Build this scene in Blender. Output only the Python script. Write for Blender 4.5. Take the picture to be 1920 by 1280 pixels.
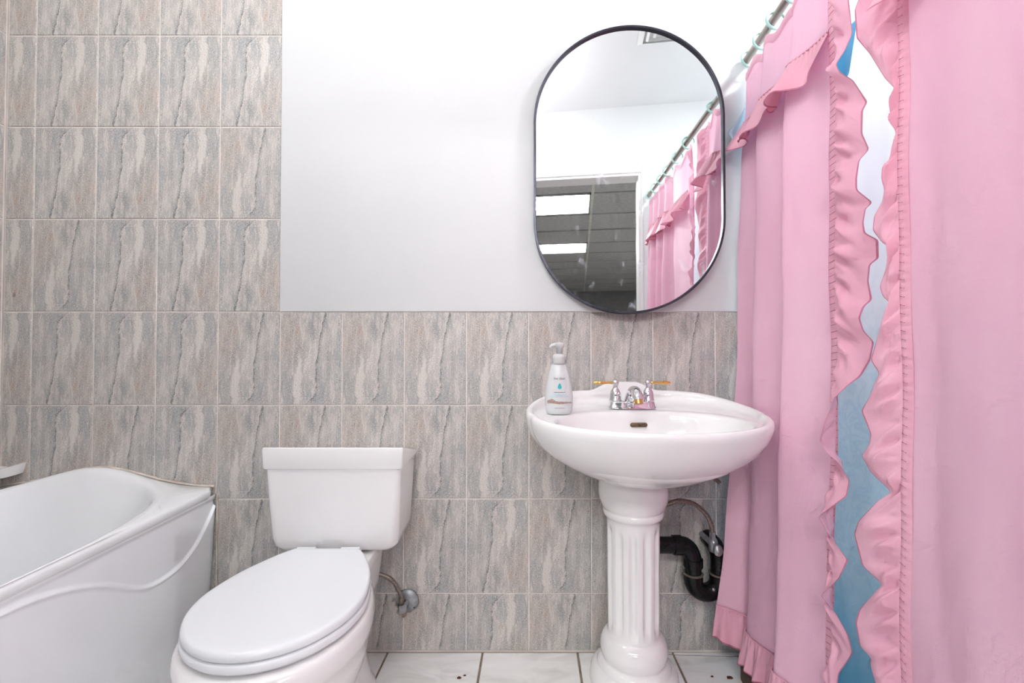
import bpy, bmesh, math, random
from mathutils import Vector, Matrix

# ------------------------------------------------------------------ clear
for o in list(bpy.data.objects):
    bpy.data.objects.remove(o, do_unlink=True)
S = bpy.context.scene
COL = S.collection
PI = math.pi
random.seed(7)

# ------------------------------------------------------------------ camera
CAM_D, CAM_H, FOCAL, PITCH = 1.47, 0.966, 853.0, math.radians(0.95)
cam_data = bpy.data.cameras.new('camera')
cam_data.sensor_width = 36.0
cam_data.lens = FOCAL / 1920.0 * 36.0
cam_data.clip_start = 0.01
cam = bpy.data.objects.new('camera', cam_data)
cam.location = (0, -CAM_D, CAM_H)
cam.rotation_euler = (PI / 2 + PITCH, 0, 0)
COL.objects.link(cam)
S.camera = cam

# ------------------------------------------------------------------ world, exposure
W = bpy.data.worlds.new('world')
S.world = W
W.use_nodes = True
W.node_tree.nodes['Background'].inputs[0].default_value = (0.9, 0.95, 1.0, 1)
W.node_tree.nodes['Background'].inputs[1].default_value = 0.0
S.view_settings.view_transform = 'Standard'
S.view_settings.look = 'None'
S.view_settings.exposure = 1.33
S.view_settings.gamma = 1.0
S.view_settings.use_curve_mapping = False
S.cycles.max_bounces = 7
S.cycles.diffuse_bounces = 5
S.cycles.glossy_bounces = 4
S.cycles.transmission_bounces = 4
S.cycles.adaptive_threshold = 0.08
S.cycles.adaptive_min_samples = 12
S.cycles.caustics_reflective = False
S.cycles.caustics_refractive = False
LAMP_POWER = 6.6        # emission of the bathroom ceiling dome
TROFFER_POWER = 23.0     # emission of the tubes in the room behind the door
DOOR_Y = -1.45           # inner face of the wall with the door
CEIL = 2.47
X_L, X_R = -1.646, 1.50


# ------------------------------------------------------------------ mesh helpers
OFF = {}


def offset_of(o):
    while o is not None and o.parent is not None:
        o = o.parent
    return OFF.get(o.name, Vector((0, 0, 0))) if o else Vector((0, 0, 0))


def mesh(name, verts, faces, mat, parent=None, smooth=True, uvs=None, origin=None):
    """verts in world coordinates; children are stored relative to their thing."""
    if parent is not None:
        off = offset_of(parent)
    else:
        off = Vector(origin) if origin else Vector((0, 0, 0))
    me = bpy.data.meshes.new(name)
    me.from_pydata([Vector(v) - off for v in verts], [], faces)
    if uvs:
        uvl = me.uv_layers.new(name='UVMap')
        for lp in me.loops:
            uvl.data[lp.index].uv = uvs[lp.vertex_index]
    if smooth:
        me.polygons.foreach_set('use_smooth', [True] * len(me.polygons))
    me.validate()
    me.update()
    o = bpy.data.objects.new(name, me)
    if mat:
        me.materials.append(mat)
    COL.objects.link(o)
    if parent is not None:
        o.parent = parent
    else:
        o.location = off
        OFF[o.name] = off
    return o


def fix_normals(o):
    bm = bmesh.new()
    bm.from_mesh(o.data)
    bmesh.ops.recalc_face_normals(bm, faces=bm.faces)
    bm.to_mesh(o.data)
    bm.free()
    return o


def auto_smooth(o, ang=40):
    me = o.data
    bm = bmesh.new()
    bm.from_mesh(me)
    for e in bm.edges:
        if len(e.link_faces) == 2 and e.calc_face_angle(0) > math.radians(ang):
            e.smooth = False
    bm.to_mesh(me)
    bm.free()
    return o


def thing(name, label, cat, loc, group=None):
    o = bpy.data.objects.new(name, None)
    o.empty_display_size = 0.05
    o.location = loc
    COL.objects.link(o)
    OFF[o.name] = Vector(loc)
    return tag(o, label, cat, group)


def tag(o, label, cat, group=None, kind=None):
    o['label'] = label
    o['category'] = cat
    if group:
        o['group'] = group
    if kind:
        o['kind'] = kind
    return o


def structure(o, label=None):
    o['kind'] = 'structure'
    if label:
        o['label'] = label
    return o


def box_data(x0, x1, y0, y1, z0, z1):
    v = [(x0, y0, z0), (x1, y0, z0), (x1, y1, z0), (x0, y1, z0),
         (x0, y0, z1), (x1, y0, z1), (x1, y1, z1), (x0, y1, z1)]
    f = [(0, 3, 2, 1), (4, 5, 6, 7), (0, 1, 5, 4), (1, 2, 6, 5), (2, 3, 7, 6), (3, 0, 4, 7)]
    return v, f


def box(name, x0, x1, y0, y1, z0, z1, mat, parent=None, bevel=0.0, segs=2, origin=None):
    v, f = box_data(min(x0, x1), max(x0, x1), min(y0, y1), max(y0, y1), min(z0, z1), max(z0, z1))
    o = mesh(name, v, f, mat, parent, smooth=False, origin=origin)
    if bevel:
        bm = bmesh.new()
        bm.from_mesh(o.data)
        bmesh.ops.bevel(bm, geom=bm.edges[:], offset=bevel, segments=segs, affect='EDGES', profile=0.5)
        bm.to_mesh(o.data)
        bm.free()
        o.data.polygons.foreach_set('use_smooth', [True] * len(o.data.polygons))
        auto_smooth(o, 50)
    return o


def grid_faces(nu, nv, close_u=False, base=0):
    """index = j*nu + i ; i along u"""
    f = []
    for j in range(nv - 1):
        for i in range(nu if close_u else nu - 1):
            i2 = (i + 1) % nu
            f.append((base + j * nu + i, base + j * nu + i2, base + (j + 1) * nu + i2, base + (j + 1) * nu + i))
    return f


def loft(name, rings, mat, parent=None, cap0=True, cap1=True, smooth=True, sharp=None):
    n = len(rings[0])
    v = [p for r in rings for p in r]
    f = grid_faces(n, len(rings), True)
    if cap0:
        f.append(tuple(range(n - 1, -1, -1)))
    if cap1:
        b = (len(rings) - 1) * n
        f.append(tuple(range(b, b + n)))
    o = mesh(name, v, f, mat, parent, smooth)
    fix_normals(o)
    if sharp:
        auto_smooth(o, sharp)
    return o


def lathe(name, prof, c, mat, parent=None, segs=48, axis='Z', mod=None, sharp=None, ex=1.0, ey=1.0):
    """prof: list of (radius, height); c: centre; mod(r,h,a) -> r"""
    rings = []
    for r, h in prof:
        ring = []
        for i in range(segs):
            a = 2 * PI * i / segs
            rr = mod(r, h, a) if mod else r
            p = (rr * math.cos(a) * ex, rr * math.sin(a) * ey, h)
            if axis == 'X':
                p = (h, p[0], p[1])
            elif axis == 'Y':
                p = (p[0], h, p[1])
            ring.append((c[0] + p[0], c[1] + p[1], c[2] + p[2]))
        rings.append(ring)
    return loft(name, rings, mat, parent, sharp=sharp)


def catmull(pts, n):
    P = [Vector(p) for p in pts]
    P = [P[0] * 2 - P[1]] + P + [P[-1] * 2 - P[-2]]
    out = []
    m = len(P) - 3
    for k in range(n):
        t = k / (n - 1) * m
        i = min(int(t), m - 1)
        t -= i
        a, b, c, d = P[i:i + 4]
        out.append(0.5 * ((2 * b) + (c - a) * t + (2 * a - 5 * b + 4 * c - d) * t * t + (3 * b - a - 3 * c + d) * t ** 3))
    return out


def tube(name, path, r, mat, parent=None, segs=12, caps=True, origin=None):
    """r: number or function of parameter 0..1"""
    n = len(path)
    rings = []
    prev = None
    for i, p in enumerate(path):
        p = Vector(p)
        d = (Vector(path[min(i + 1, n - 1)]) - Vector(path[max(i - 1, 0)])).normalized()
        if prev is None:
            up = Vector((0, 0, 1)) if abs(d.z) < 0.9 else Vector((1, 0, 0))
            a = d.cross(up).normalized()
        else:
            a = (prev - d * prev.dot(d)).normalized()
        prev = a
        b = d.cross(a)
        rr = r(i / (n - 1)) if callable(r) else r
        rings.append([p + (a * math.cos(2 * PI * k / segs) + b * math.sin(2 * PI * k / segs)) * rr for k in range(segs)])
    v = [q for ring in rings for q in ring]
    f = grid_faces(segs, n, True)
    if caps:
        f.append(tuple(range(segs)))
        f.append(tuple(range((n - 1) * segs, n * segs)))
    o = mesh(name, v, f, mat, parent, True, origin=origin)
    fix_normals(o)
    auto_smooth(o, 60)
    return o


def sstep(x, a, b):
    t = max(0.0, min(1.0, (x - a) / (b - a)))
    return t * t * (3 - 2 * t)


def lerp(a, b, t):
    return a + (b - a) * t


def interp(x, pts):
    """smooth piecewise interpolation through (x, y) pairs"""
    if x <= pts[0][0]:
        return pts[0][1]
    for (xa, ya), (xb, yb) in zip(pts, pts[1:]):
        if x <= xb:
            t = (x - xa) / (xb - xa)
            return ya + (yb - ya) * t
    return pts[-1][1]


def interp_s(x, pts):
    n = len(pts)
    if x <= pts[0][0]:
        return pts[0][1]
    if x >= pts[-1][0]:
        return pts[-1][1]
    for i in range(n - 1):
        if x <= pts[i + 1][0]:
            x0, y0 = pts[i]
            x1, y1 = pts[i + 1]
            h = x1 - x0
            m0 = (pts[i + 1][1] - pts[i - 1][1]) / (pts[i + 1][0] - pts[i - 1][0]) if i > 0 else (y1 - y0) / h
            m1 = (pts[i + 2][1] - y0) / (pts[i + 2][0] - x0) if i + 2 < n else (y1 - y0) / h
            t = (x - x0) / h
            return ((2 * t ** 3 - 3 * t * t + 1) * y0 + (t ** 3 - 2 * t * t + t) * h * m0
                    + (-2 * t ** 3 + 3 * t * t) * y1 + (t ** 3 - t * t) * h * m1)


# ------------------------------------------------------------------ material helpers
class NT:
    def __init__(self, name):
        self.m = bpy.data.materials.new(name)
        self.m.use_nodes = True
        self.t = self.m.node_tree
        self.bsdf = self.t.nodes['Principled BSDF']
        self.out = self.t.nodes['Material Output']

    def node(self, kind, **kw):
        n = self.t.nodes.new(kind)
        for k, v in kw.items():
            setattr(n, k, v)
        return n

    def link(self, a, b):
        self.t.links.new(a, b)

    def put(self, sock, v):
        if hasattr(v, 'is_linked') or isinstance(v, bpy.types.NodeSocket):
            self.link(v, sock)
        else:
            sock.default_value = v

    def math(self, op, a, b=0.0, clamp=False):
        n = self.node('ShaderNodeMath', operation=op, use_clamp=clamp)
        self.put(n.inputs[0], a)
        self.put(n.inputs[1], b)
        return n.outputs[0]

    def coord(self, which='Object'):
        return self.node('ShaderNodeTexCoord').outputs[which]

    def sep(self, vec):
        n = self.node('ShaderNodeSeparateXYZ')
        self.link(vec, n.inputs[0])
        return n.outputs

    def mapping(self, vec, scale=(1, 1, 1), loc=(0, 0, 0), rot=(0, 0, 0)):
        n = self.node('ShaderNodeMapping')
        self.link(vec, n.inputs[0])
        n.inputs['Location'].default_value = loc
        n.inputs['Rotation'].default_value = rot
        n.inputs['Scale'].default_value = scale
        return n.outputs[0]

    def noise(self, vec, scale, detail=3, rough=0.5, dist=0.0):
        n = self.node('ShaderNodeTexNoise')
        self.link(vec, n.inputs['Vector'])
        n.inputs['Scale'].default_value = scale
        n.inputs['Detail'].default_value = detail
        n.inputs['Roughness'].default_value = rough
        n.inputs['Distortion'].default_value = dist
        return n.outputs['Fac']

    def step(self, x, a, b):
        n = self.node('ShaderNodeMapRange', interpolation_type='SMOOTHSTEP')
        self.put(n.inputs['Value'], x)
        n.inputs['From Min'].default_value = a
        n.inputs['From Max'].default_value = b
        return n.outputs['Result']

    def ramp(self, fac, stops, mode='LINEAR'):
        n = self.node('ShaderNodeValToRGB')
        self.put(n.inputs[0], fac)
        cr = n.color_ramp
        cr.interpolation = mode
        while len(cr.elements) < len(stops):
            cr.elements.new(0.5)
        for e, (p, c) in zip(cr.elements, stops):
            e.position = p
            e.color = (c, c, c, 1) if not isinstance(c, (tuple, list)) else (*c, 1)
        return n.outputs[0]

    def mix(self, fac, a, b, blend='MIX'):
        n = self.node('ShaderNodeMix', data_type='RGBA', blend_type=blend)
        self.put(n.inputs['Factor'], fac)
        for s, v in ((n.inputs[6], a), (n.inputs[7], b)):
            if isinstance(v, (tuple, list)):
                s.default_value = (*v[:3], 1)
            else:
                self.link(v, s)
        return n.outputs[2]

    def bump(self, h, strength=0.2, dist=0.002):
        n = self.node('ShaderNodeBump')
        n.inputs['Strength'].default_value = strength
        n.inputs['Distance'].default_value = dist
        self.link(h, n.inputs['Height'])
        self.link(n.outputs[0], self.bsdf.inputs['Normal'])

    def set(self, **kw):
        names = {'color': 'Base Color', 'rough': 'Roughness', 'metal': 'Metallic', 'coat': 'Coat Weight',
                 'spec': 'Specular IOR Level', 'trans': 'Transmission Weight', 'ior': 'IOR', 'sss': 'Subsurface Weight',
                 'alpha': 'Alpha', 'sheen': 'Sheen Weight', 'emit': 'Emission Color', 'emits': 'Emission Strength'}
        for k, v in kw.items():
            s = self.bsdf.inputs[names[k]]
            if isinstance(v, (tuple, list)):
                s.default_value = (*v[:3], 1)
            else:
                self.put(s, v)
        return self


def plain(name, color, rough=0.5, metal=0.0, var=0.04, scale=12, **kw):
    """procedural: base colour with faint mottling"""
    n = NT(name)
    c = n.coord()
    f = n.noise(c, scale, 3)
    a = tuple(max(0, x * (1 - var)) for x in color)
    b = tuple(min(1, x * (1 + var)) for x in color)
    n.set(color=n.ramp(f, [(0.3, a), (0.7, b)]), rough=rough, metal=metal, **kw)
    return n.m


def tile_material():
    n = NT('travertine print tile')
    c = n.coord()
    x, y, z = n.sep(c)
    u = n.math('ADD', n.math('DIVIDE', x, 0.2), 0.5)
    t = n.math('SUBTRACT', 0.5, n.math('DIVIDE', z, 0.3))
    n_big = n.noise(n.mapping(c, (32, 1, 20)), 1.0, 4, 0.6)
    n_fine = n.noise(n.mapping(c, (150, 1, 95), (2, 0, 3)), 1.0, 4, 0.65)
    wob = n.math('ADD', n.math('MULTIPLY', n.math('SUBTRACT', n_big, 0.5), 0.13),
                 n.math('MULTIPLY', n.math('SUBTRACT', n_fine, 0.5), 0.085))
    uu = n.math('ADD', u, wob)
    tt = n.math('ADD', t, n.math('MULTIPLY', n.math('SUBTRACT', n_fine, 0.5), 0.10))

    def gauss(a, b, s, r):
        du = n.math('DIVIDE', n.math('SUBTRACT', uu, a), s)
        dt = n.math('DIVIDE', n.math('SUBTRACT', tt, b), r)
        q = n.math('ADD', n.math('MULTIPLY', du, du), n.math('MULTIPLY', dt, dt))
        return n.math('POWER', 2.718, n.math('MULTIPLY', q, -1.0))
    streak = n.noise(n.mapping(c, (95, 1, 17), (3, 0, 1)), 1.0, 6, 0.72, 0.6)
    col = n.ramp(streak, [(0.32, (0.27, 0.28, 0.28)), (0.42, (0.40, 0.395, 0.385)), (0.52, (0.50, 0.47, 0.44)),
                          (0.64, (0.68, 0.63, 0.585))])
    fib = n.noise(n.mapping(c, (330, 1, 120), (1, 0, 6)), 1.0, 3, 0.7)
    col = n.mix(n.math('MULTIPLY', n.step(fib, 0.5, 0.68), 0.34), col, (0.29, 0.28, 0.27))
    col = n.mix(n.math('MULTIPLY', n.math('SUBTRACT', 1.0, n.step(fib, 0.32, 0.5)), 0.28), col, (0.72, 0.68, 0.64))
    blue, dark, warm, pale = (0.36, 0.38, 0.395), (0.28, 0.285, 0.285), (0.49, 0.425, 0.375), (0.72, 0.67, 0.62)
    for a, b, sx, sy, k, cc in ((0.05, 0.45, 0.07, 0.30, 0.55, blue), (0.16, 0.25, 0.05, 0.2, 0.35, pale), (0.36, 0.06, 0.08, 0.09, 0.7, blue),
                                (0.55, 0.14, 0.05, 0.15, 0.65, blue), (0.33, 0.30, 0.06, 0.20, 0.45, blue), (0.30, 0.62, 0.07, 0.18, 0.35, pale),
                                (0.14, 0.80, 0.07, 0.16, 0.35, pale), (0.84, 0.72, 0.20, 0.30, 0.55, warm), (0.49, 0.83, 0.05, 0.12, 0.65, dark),
                                (0.90, 0.22, 0.06, 0.22, 0.45, blue), (0.52, 0.45, 0.07, 0.16, 0.55, pale), (0.72, 0.80, 0.028, 0.07, 0.65, (0.42, 0.28, 0.21)),
                                (0.94, 0.66, 0.05, 0.10, 0.5, (0.60, 0.50, 0.43)), (0.21, 0.48, 0.03, 0.3, 0.4, dark)):
        col = n.mix(n.math('MULTIPLY', gauss(a, b, sx, sy), k), col, cc)
    # pale lens near the top right with a dark rim
    hw = n.ramp(t, [(0.0, 0.04), (0.1, 0.07), (0.2, 0.08), (0.36, 0.06), (0.52, 0.012), (0.58, 0.0)], 'B_SPLINE')
    cen = n.ramp(t, [(0.0, 0.71), (0.2, 0.73), (0.5, 0.66)], 'B_SPLINE')
    du = n.math('SUBTRACT', uu, cen)
    inside = n.math('SUBTRACT', hw, n.math('ABSOLUTE', du))
    col = n.mix(n.math('MULTIPLY', n.step(inside, -0.01, 0.03), 0.75), col, pale)
    rim = n.math('SUBTRACT', du, hw)
    rim = n.math('MULTIPLY', n.math('SUBTRACT', 1.0, n.step(n.math('ABSOLUTE', n.math('SUBTRACT', rim, 0.02)), 0.003, 0.022)),
                 n.math('SUBTRACT', 1.0, n.step(t, 0.3, 0.5)))
    col = n.mix(n.math('MULTIPLY', rim, 0.5), col, dark)
    # the main vein, and a second one left of it near the top
    vc = n.ramp(t, [(0.0, 0.60), (0.05, 0.50), (0.09, 0.44), (0.2, 0.41), (0.36, 0.415), (0.52, 0.39), (0.66, 0.375), (0.78, 0.33),
                    (0.9, 0.285), (1.0, 0.28)])
    dv = n.math('SUBTRACT', uu, vc)
    fade = n.math('ADD', 0.35, n.math('MULTIPLY', n.step(n.noise(n.mapping(c, (20, 1, 30), (9, 0, 4)), 1.0, 2), 0.35, 0.6), 0.65))
    vein_dark = n.math('MULTIPLY', n.step(dv, -0.07, -0.005), n.math('SUBTRACT', 1.0, n.step(dv, -0.002, 0.008)))  # dark printed band left of the vein
    col = n.mix(n.math('MULTIPLY', n.math('MULTIPLY', vein_dark, 0.6), fade), col, dark)
    vein_pale = n.math('MULTIPLY', n.step(dv, 0.012, 0.022), n.math('SUBTRACT', 1.0, n.step(dv, 0.03, 0.085)))  # pale printed band right of the vein
    col = n.mix(n.math('MULTIPLY', vein_pale, 0.35), col, pale)
    line = n.math('SUBTRACT', 1.0, n.step(n.math('ABSOLUTE', dv), 0.003, 0.016))
    col = n.mix(n.math('MULTIPLY', n.math('MULTIPLY', line, 0.9), fade), col, (0.17, 0.175, 0.175))
    dv2 = n.math('ABSOLUTE', n.math('SUBTRACT', uu, n.ramp(t, [(0.0, 0.27), (0.12, 0.29), (0.28, 0.24)])))
    col = n.mix(n.math('MULTIPLY', n.math('MULTIPLY', n.math('SUBTRACT', 1.0, n.step(dv2, 0.003, 0.016)), n.math('SUBTRACT', 1.0, n.step(t, 0.2, 0.3))), 0.45), col, dark)
    # pits and grains
    sp = n.noise(c, 300.0, 3, 0.75)
    msk = n.step(n.noise(n.mapping(c, (24, 1, 10), (7, 0, 2)), 1.0, 3), 0.38, 0.58)
    pit = n.math('MULTIPLY', n.step(sp, 0.55, 0.62), n.math('ADD', n.math('MULTIPLY', msk, 0.85), 0.15))
    col = n.mix(n.math('MULTIPLY', pit, 0.85), col, (0.10, 0.09, 0.085))
    sp2 = n.noise(n.mapping(c, (1, 1, 1), (5, 5, 5)), 240.0, 3, 0.7)
    col = n.mix(n.math('MULTIPLY', n.step(sp2, 0.555, 0.64), 0.62), col, (0.84, 0.81, 0.78))
    # per-tile tone
    oi = n.node('ShaderNodeObjectInfo').outputs['Random']
    col = n.mix(n.math('MULTIPLY', oi, 0.10), col, (0.46, 0.40, 0.35))
    n.set(color=col, rough=0.40, spec=0.4)
    n.bump(n.math('SUBTRACT', 1.0, pit), 0.2, 0.001)
    return n.m


def marble_material():
    n = NT('grey white marble tile')
    c = n.coord()
    a = n.noise(n.mapping(c, (5, 12, 5), rot=(0, 0, 0.5)), 1.0, 5, 0.6, 0.8)
    col = n.ramp(a, [(0.3, (0.70, 0.69, 0.67)), (0.5, (0.86, 0.85, 0.835)), (0.75, (0.93, 0.925, 0.91))])
    d = n.step(n.noise(c, 90, 3, 0.7), 0.66, 0.76)
    col = n.mix(n.math('MULTIPLY', d, 0.35), col, (0.32, 0.26, 0.2))
    n.set(color=col, rough=0.3)
    return n.m


def fabric_material(name, c0, c1, trans, edge=None, tamount=0.2):
    n = NT(name)
    c = n.coord()
    f = n.noise(n.mapping(c, (9, 9, 2)), 1.0, 4, 0.55)
    col = n.ramp(f, [(0.3, c0), (0.7, c1)])
    if edge:
        x, y, z = n.sep(n.coord('UV'))
        col = n.mix(n.step(y, 0.955, 0.965), col, edge)
    weave = n.noise(n.mapping(c, (500, 500, 900)), 1.0, 1)
    n.set(color=col, rough=0.5, sheen=0.08, spec=0.3)
    n.bump(n.math('ADD', n.math('MULTIPLY', weave, 0.15), n.noise(n.mapping(c, (16, 16, 6)), 1.0, 4)), 0.35, 0.009)
    tr = n.node('ShaderNodeBsdfTranslucent')
    n.put(tr.inputs[0], (*trans, 1))
    mx = n.node('ShaderNodeMixShader')
    mx.inputs[0].default_value = tamount
    n.link(n.bsdf.outputs[0], mx.inputs[1])
    n.link(tr.outputs[0], mx.inputs[2])
    n.link(mx.outputs[0], n.out.inputs['Surface'])
    return n.m


def liner_material():
    n = NT('pale blue printed liner')
    c = n.coord('Object')
    x, y, z = n.sep(c)
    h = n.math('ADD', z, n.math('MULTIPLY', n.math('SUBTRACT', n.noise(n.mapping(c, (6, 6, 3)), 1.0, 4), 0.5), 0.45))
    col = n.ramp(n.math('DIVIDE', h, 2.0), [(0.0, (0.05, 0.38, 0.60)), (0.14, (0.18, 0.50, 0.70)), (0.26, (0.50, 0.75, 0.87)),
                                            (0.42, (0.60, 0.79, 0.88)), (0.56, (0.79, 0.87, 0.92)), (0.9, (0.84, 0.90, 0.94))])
    pat = n.noise(c, 22, 4, 0.6, 1.5)
    ring = n.math('SUBTRACT', 1.0, n.step(n.math('ABSOLUTE', n.math('SUBTRACT', pat, 0.52)), 0.01, 0.06))
    low = n.math('SUBTRACT', 1.0, n.step(z, 0.75, 1.2))
    col = n.mix(n.math('MULTIPLY', n.math('MULTIPLY', ring, low), 0.2), col, (0.18, 0.50, 0.72))
    n.set(color=col, rough=0.5)
    tr = n.node('ShaderNodeBsdfTranslucent')
    n.link(col, tr.inputs[0])
    mx = n.node('ShaderNodeMixShader')
    mx.inputs[0].default_value = 0.5
    n.link(n.bsdf.outputs[0], mx.inputs[1])
    n.link(tr.outputs[0], mx.inputs[2])
    n.link(mx.outputs[0], n.out.inputs['Surface'])
    return n.m


def emissive(name, color, strength):
    n = NT(name)
    f = n.noise(n.coord(), 3, 1)
    n.set(color=(0.9, 0.9, 0.9), emit=n.ramp(f, [(0.0, tuple(x * 0.98 for x in color)), (1.0, color)]), emits=strength)
    return n.m


def mirror_material():
    n = NT('smudged mirror glass')
    c = n.coord()
    a = n.noise(n.mapping(c, (26, 1, 15)), 1.0, 2, 0.5, 0.2)
    b = n.noise(c, 160, 2, 0.6)
    x, y, z = n.sep(c)
    low = n.math('SUBTRACT', 1.0, n.step(z, -0.05, 0.1))
    dust = n.math('MULTIPLY', n.step(a, 0.60, 0.76), n.math('ADD', 0.5, n.math('MULTIPLY', b, 0.6)))
    dust = n.math('MULTIPLY', n.math('MULTIPLY', dust, low), 0.5)
    n.set(color=(0.93, 0.95, 0.95), metal=1.0, rough=0.01)
    di = n.node('ShaderNodeBsdfDiffuse')
    di.inputs[0].default_value = (0.75, 0.78, 0.85, 1)
    mx = n.node('ShaderNodeMixShader')
    n.link(dust, mx.inputs[0])
    n.link(n.bsdf.outputs[0], mx.inputs[1])
    n.link(di.outputs[0], mx.inputs[2])
    n.link(mx.outputs[0], n.out.inputs['Surface'])
    return n.m


M = {
    'tile': tile_material(),
    'grout': plain('pinkish white grout', (0.80, 0.735, 0.685), 0.8, var=0.12, scale=9),
    'paint': plain('white wall paint', (0.74, 0.745, 0.75), 0.85, var=0.008, scale=4, spec=0.15),
    'ceil': plain('white ceiling paint', (0.86, 0.865, 0.87), 0.7, var=0.008, scale=4),
    'trim': plain('white gloss trim paint', (0.86, 0.86, 0.85), 0.3, var=0.02),
    'marble': marble_material(),
    'fgrout': plain('brown floor grout', (0.27, 0.21, 0.16), 0.9, var=0.2, scale=30),
    'porc': plain('white glazed porcelain', (0.86, 0.85, 0.845), 0.07, var=0.01, scale=5, coat=0.3),
    'bowl': plain('warm white porcelain', (0.84, 0.82, 0.82), 0.09, var=0.012, scale=5, coat=0.3),
    'tank': plain('greyish white porcelain', (0.83, 0.82, 0.815), 0.1, var=0.012, scale=5, coat=0.3),
    'plastic': plain('cool white seat plastic', (0.78, 0.795, 0.82), 0.16, var=0.008, scale=4),
    'acrylic': plain('white acrylic', (0.82, 0.83, 0.845), 0.14, var=0.012, scale=5),
    'apron': plain('cool white acrylic apron', (0.86, 0.865, 0.895), 0.16, var=0.012, scale=5),
    'caulk': plain('dirty caulk', (0.62, 0.54, 0.46), 0.7, var=0.25, scale=25),
    'chrome': plain('chrome', (0.78, 0.78, 0.8), 0.06, 1.0, var=0.02),
    'brass': plain('polished brass', (0.85, 0.52, 0.18), 0.18, 1.0, var=0.05),
    'braid': plain('braided steel', (0.24, 0.20, 0.17), 0.4, 0.7, var=0.35, scale=260),
    'galv': plain('dull galvanised steel', (0.36, 0.37, 0.39), 0.42, 0.7, var=0.25, scale=60),
    'abs': plain('black drain plastic', (0.008, 0.0075, 0.008), 0.2, var=0.3, scale=40, spec=0.3),
    'primer': plain('worn joint ring', (0.16, 0.13, 0.10), 0.5, var=0.3, scale=50),
    'frame': plain('dark grey metal frame', (0.055, 0.055, 0.075), 0.3, 0.6, var=0.1),
    'mirror': mirror_material(),
    'rod': plain('bronze tension rod', (0.34, 0.29, 0.265), 0.3, 0.6, var=0.06),
    'mint': plain('mint plastic', (0.50, 0.78, 0.70), 0.3, var=0.04),
    'pink': fabric_material('pink satin panel', (0.92, 0.53, 0.67), (0.96, 0.61, 0.73), (0.95, 0.47, 0.62)),
    'pinkr': fabric_material('pink satin ruffle', (0.87, 0.43, 0.55), (0.92, 0.52, 0.63), (0.90, 0.40, 0.52),
                             edge=(0.55, 0.17, 0.26)),
    'thread': plain('dark pink thread', (0.42, 0.10, 0.16), 0.8, var=0.1),
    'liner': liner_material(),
    'bluer': fabric_material('light blue ruffle', (0.58, 0.80, 0.90), (0.66, 0.86, 0.94), (0.55, 0.8, 0.9), edge=(0.12, 0.3, 0.4)),
    'turq': fabric_material('turquoise valance', (0.08, 0.55, 0.78), (0.15, 0.65, 0.86), (0.1, 0.6, 0.85)),
    'wood': plain('dark brown wood', (0.10, 0.05, 0.03), 0.6, var=0.4, scale=30),
    'panel': plain('grey ceiling panel', (0.52, 0.505, 0.50), 0.9, var=0.12, scale=30),
    'tbar': plain('grey ceiling grid', (0.70, 0.72, 0.64), 0.6, var=0.1),
    'housing': plain('grey enamel housing', (0.30, 0.30, 0.28), 0.5, var=0.05),
    'hall': plain('grey room wall', (0.45, 0.44, 0.44), 0.8, var=0.08),
    'smear': plain('tan mortar smear', (0.36, 0.29, 0.21), 0.9, var=0.35, scale=70),
    'hallf': plain('grey floor', (0.30, 0.29, 0.28), 0.6, var=0.1),
    'dark': plain('dark void', (0.01, 0.01, 0.01), 0.8, var=0.2),
    'lamp': emissive('lamp dome glow', (0.98, 0.99, 1.0), LAMP_POWER),
    'shower': emissive('added liner backlight glow', (0.95, 0.98, 1.0), 84.0),
    'tubelight': emissive('fluorescent tube glow', (0.97, 0.985, 1.0), TROFFER_POWER),
    'bottle': plain('frosted white plastic', (0.86, 0.88, 0.89), 0.25, var=0.01, trans=0.25, sss=0.0),
    'pump': plain('white translucent pump', (0.88, 0.88, 0.88), 0.25, var=0.01, trans=0.35),
    'ink': plain('grey print ink', (0.10, 0.10, 0.12), 0.5),
    'teal': plain('teal print ink', (0.03, 0.45, 0.47), 0.5),
    'paleblue': plain('pale blue print ink', (0.45, 0.70, 0.82), 0.5),
    'brownink': plain('brown print ink', (0.42, 0.29, 0.25), 0.5, var=0.3, scale=200),
    'crumb': plain('dry brown crumb', (0.12, 0.045, 0.02), 0.9, var=0.4, scale=200),
    'rust': plain('rusty slot', (0.16, 0.10, 0.06), 0.7, var=0.4, scale=120),
}

# ------------------------------------------------------------------ room shell
wall = structure(box('wall_far', X_L - 0.12, X_R + 0.12, 0.0025, 0.13, -0.1, CEIL, M['grout']))
TW, TH = 0.2010, 0.3012
COL0, ROW0 = -0.750, 0.183
JOINT = 0.0036
PLASTER_X = COL0 - 0.001
PLASTER_Z = ROW0 + 3 * TH + 0.001
tile_meshes = {}


def tile_mesh(u0, u1, v0, v1):
    """a tile cut to local rectangle; full tile spans +-TW/2, +-TH/2; face at local y = 0"""
    key = (round(u0, 3), round(u1, 3), round(v0, 3), round(v1, 3))
    if key in tile_meshes:
        return tile_meshes[key]
    b = 0.0016
    v = [(u0, 0.008, v0), (u1, 0.008, v0), (u1, 0.008, v1), (u0, 0.008, v1),
         (u0, b, v0), (u1, b, v0), (u1, b, v1), (u0, b, v1),
         (u0 + b, 0, v0 + b), (u1 - b, 0, v0 + b), (u1 - b, 0, v1 - b), (u0 + b, 0, v1 - b)]
    f = [(8, 9, 10, 11)]
    for k in range(4):
        k2 = (k + 1) % 4
        f.append((4 + k, 4 + k2, 8 + k2, 8 + k))
        f.append((k, k2, 4 + k2, 4 + k))
    me = bpy.data.meshes.new('tile')
    me.from_pydata(v, [], f)
    me.materials.append(M['tile'])
    me.update()
    tile_meshes[key] = me
    return me


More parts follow.
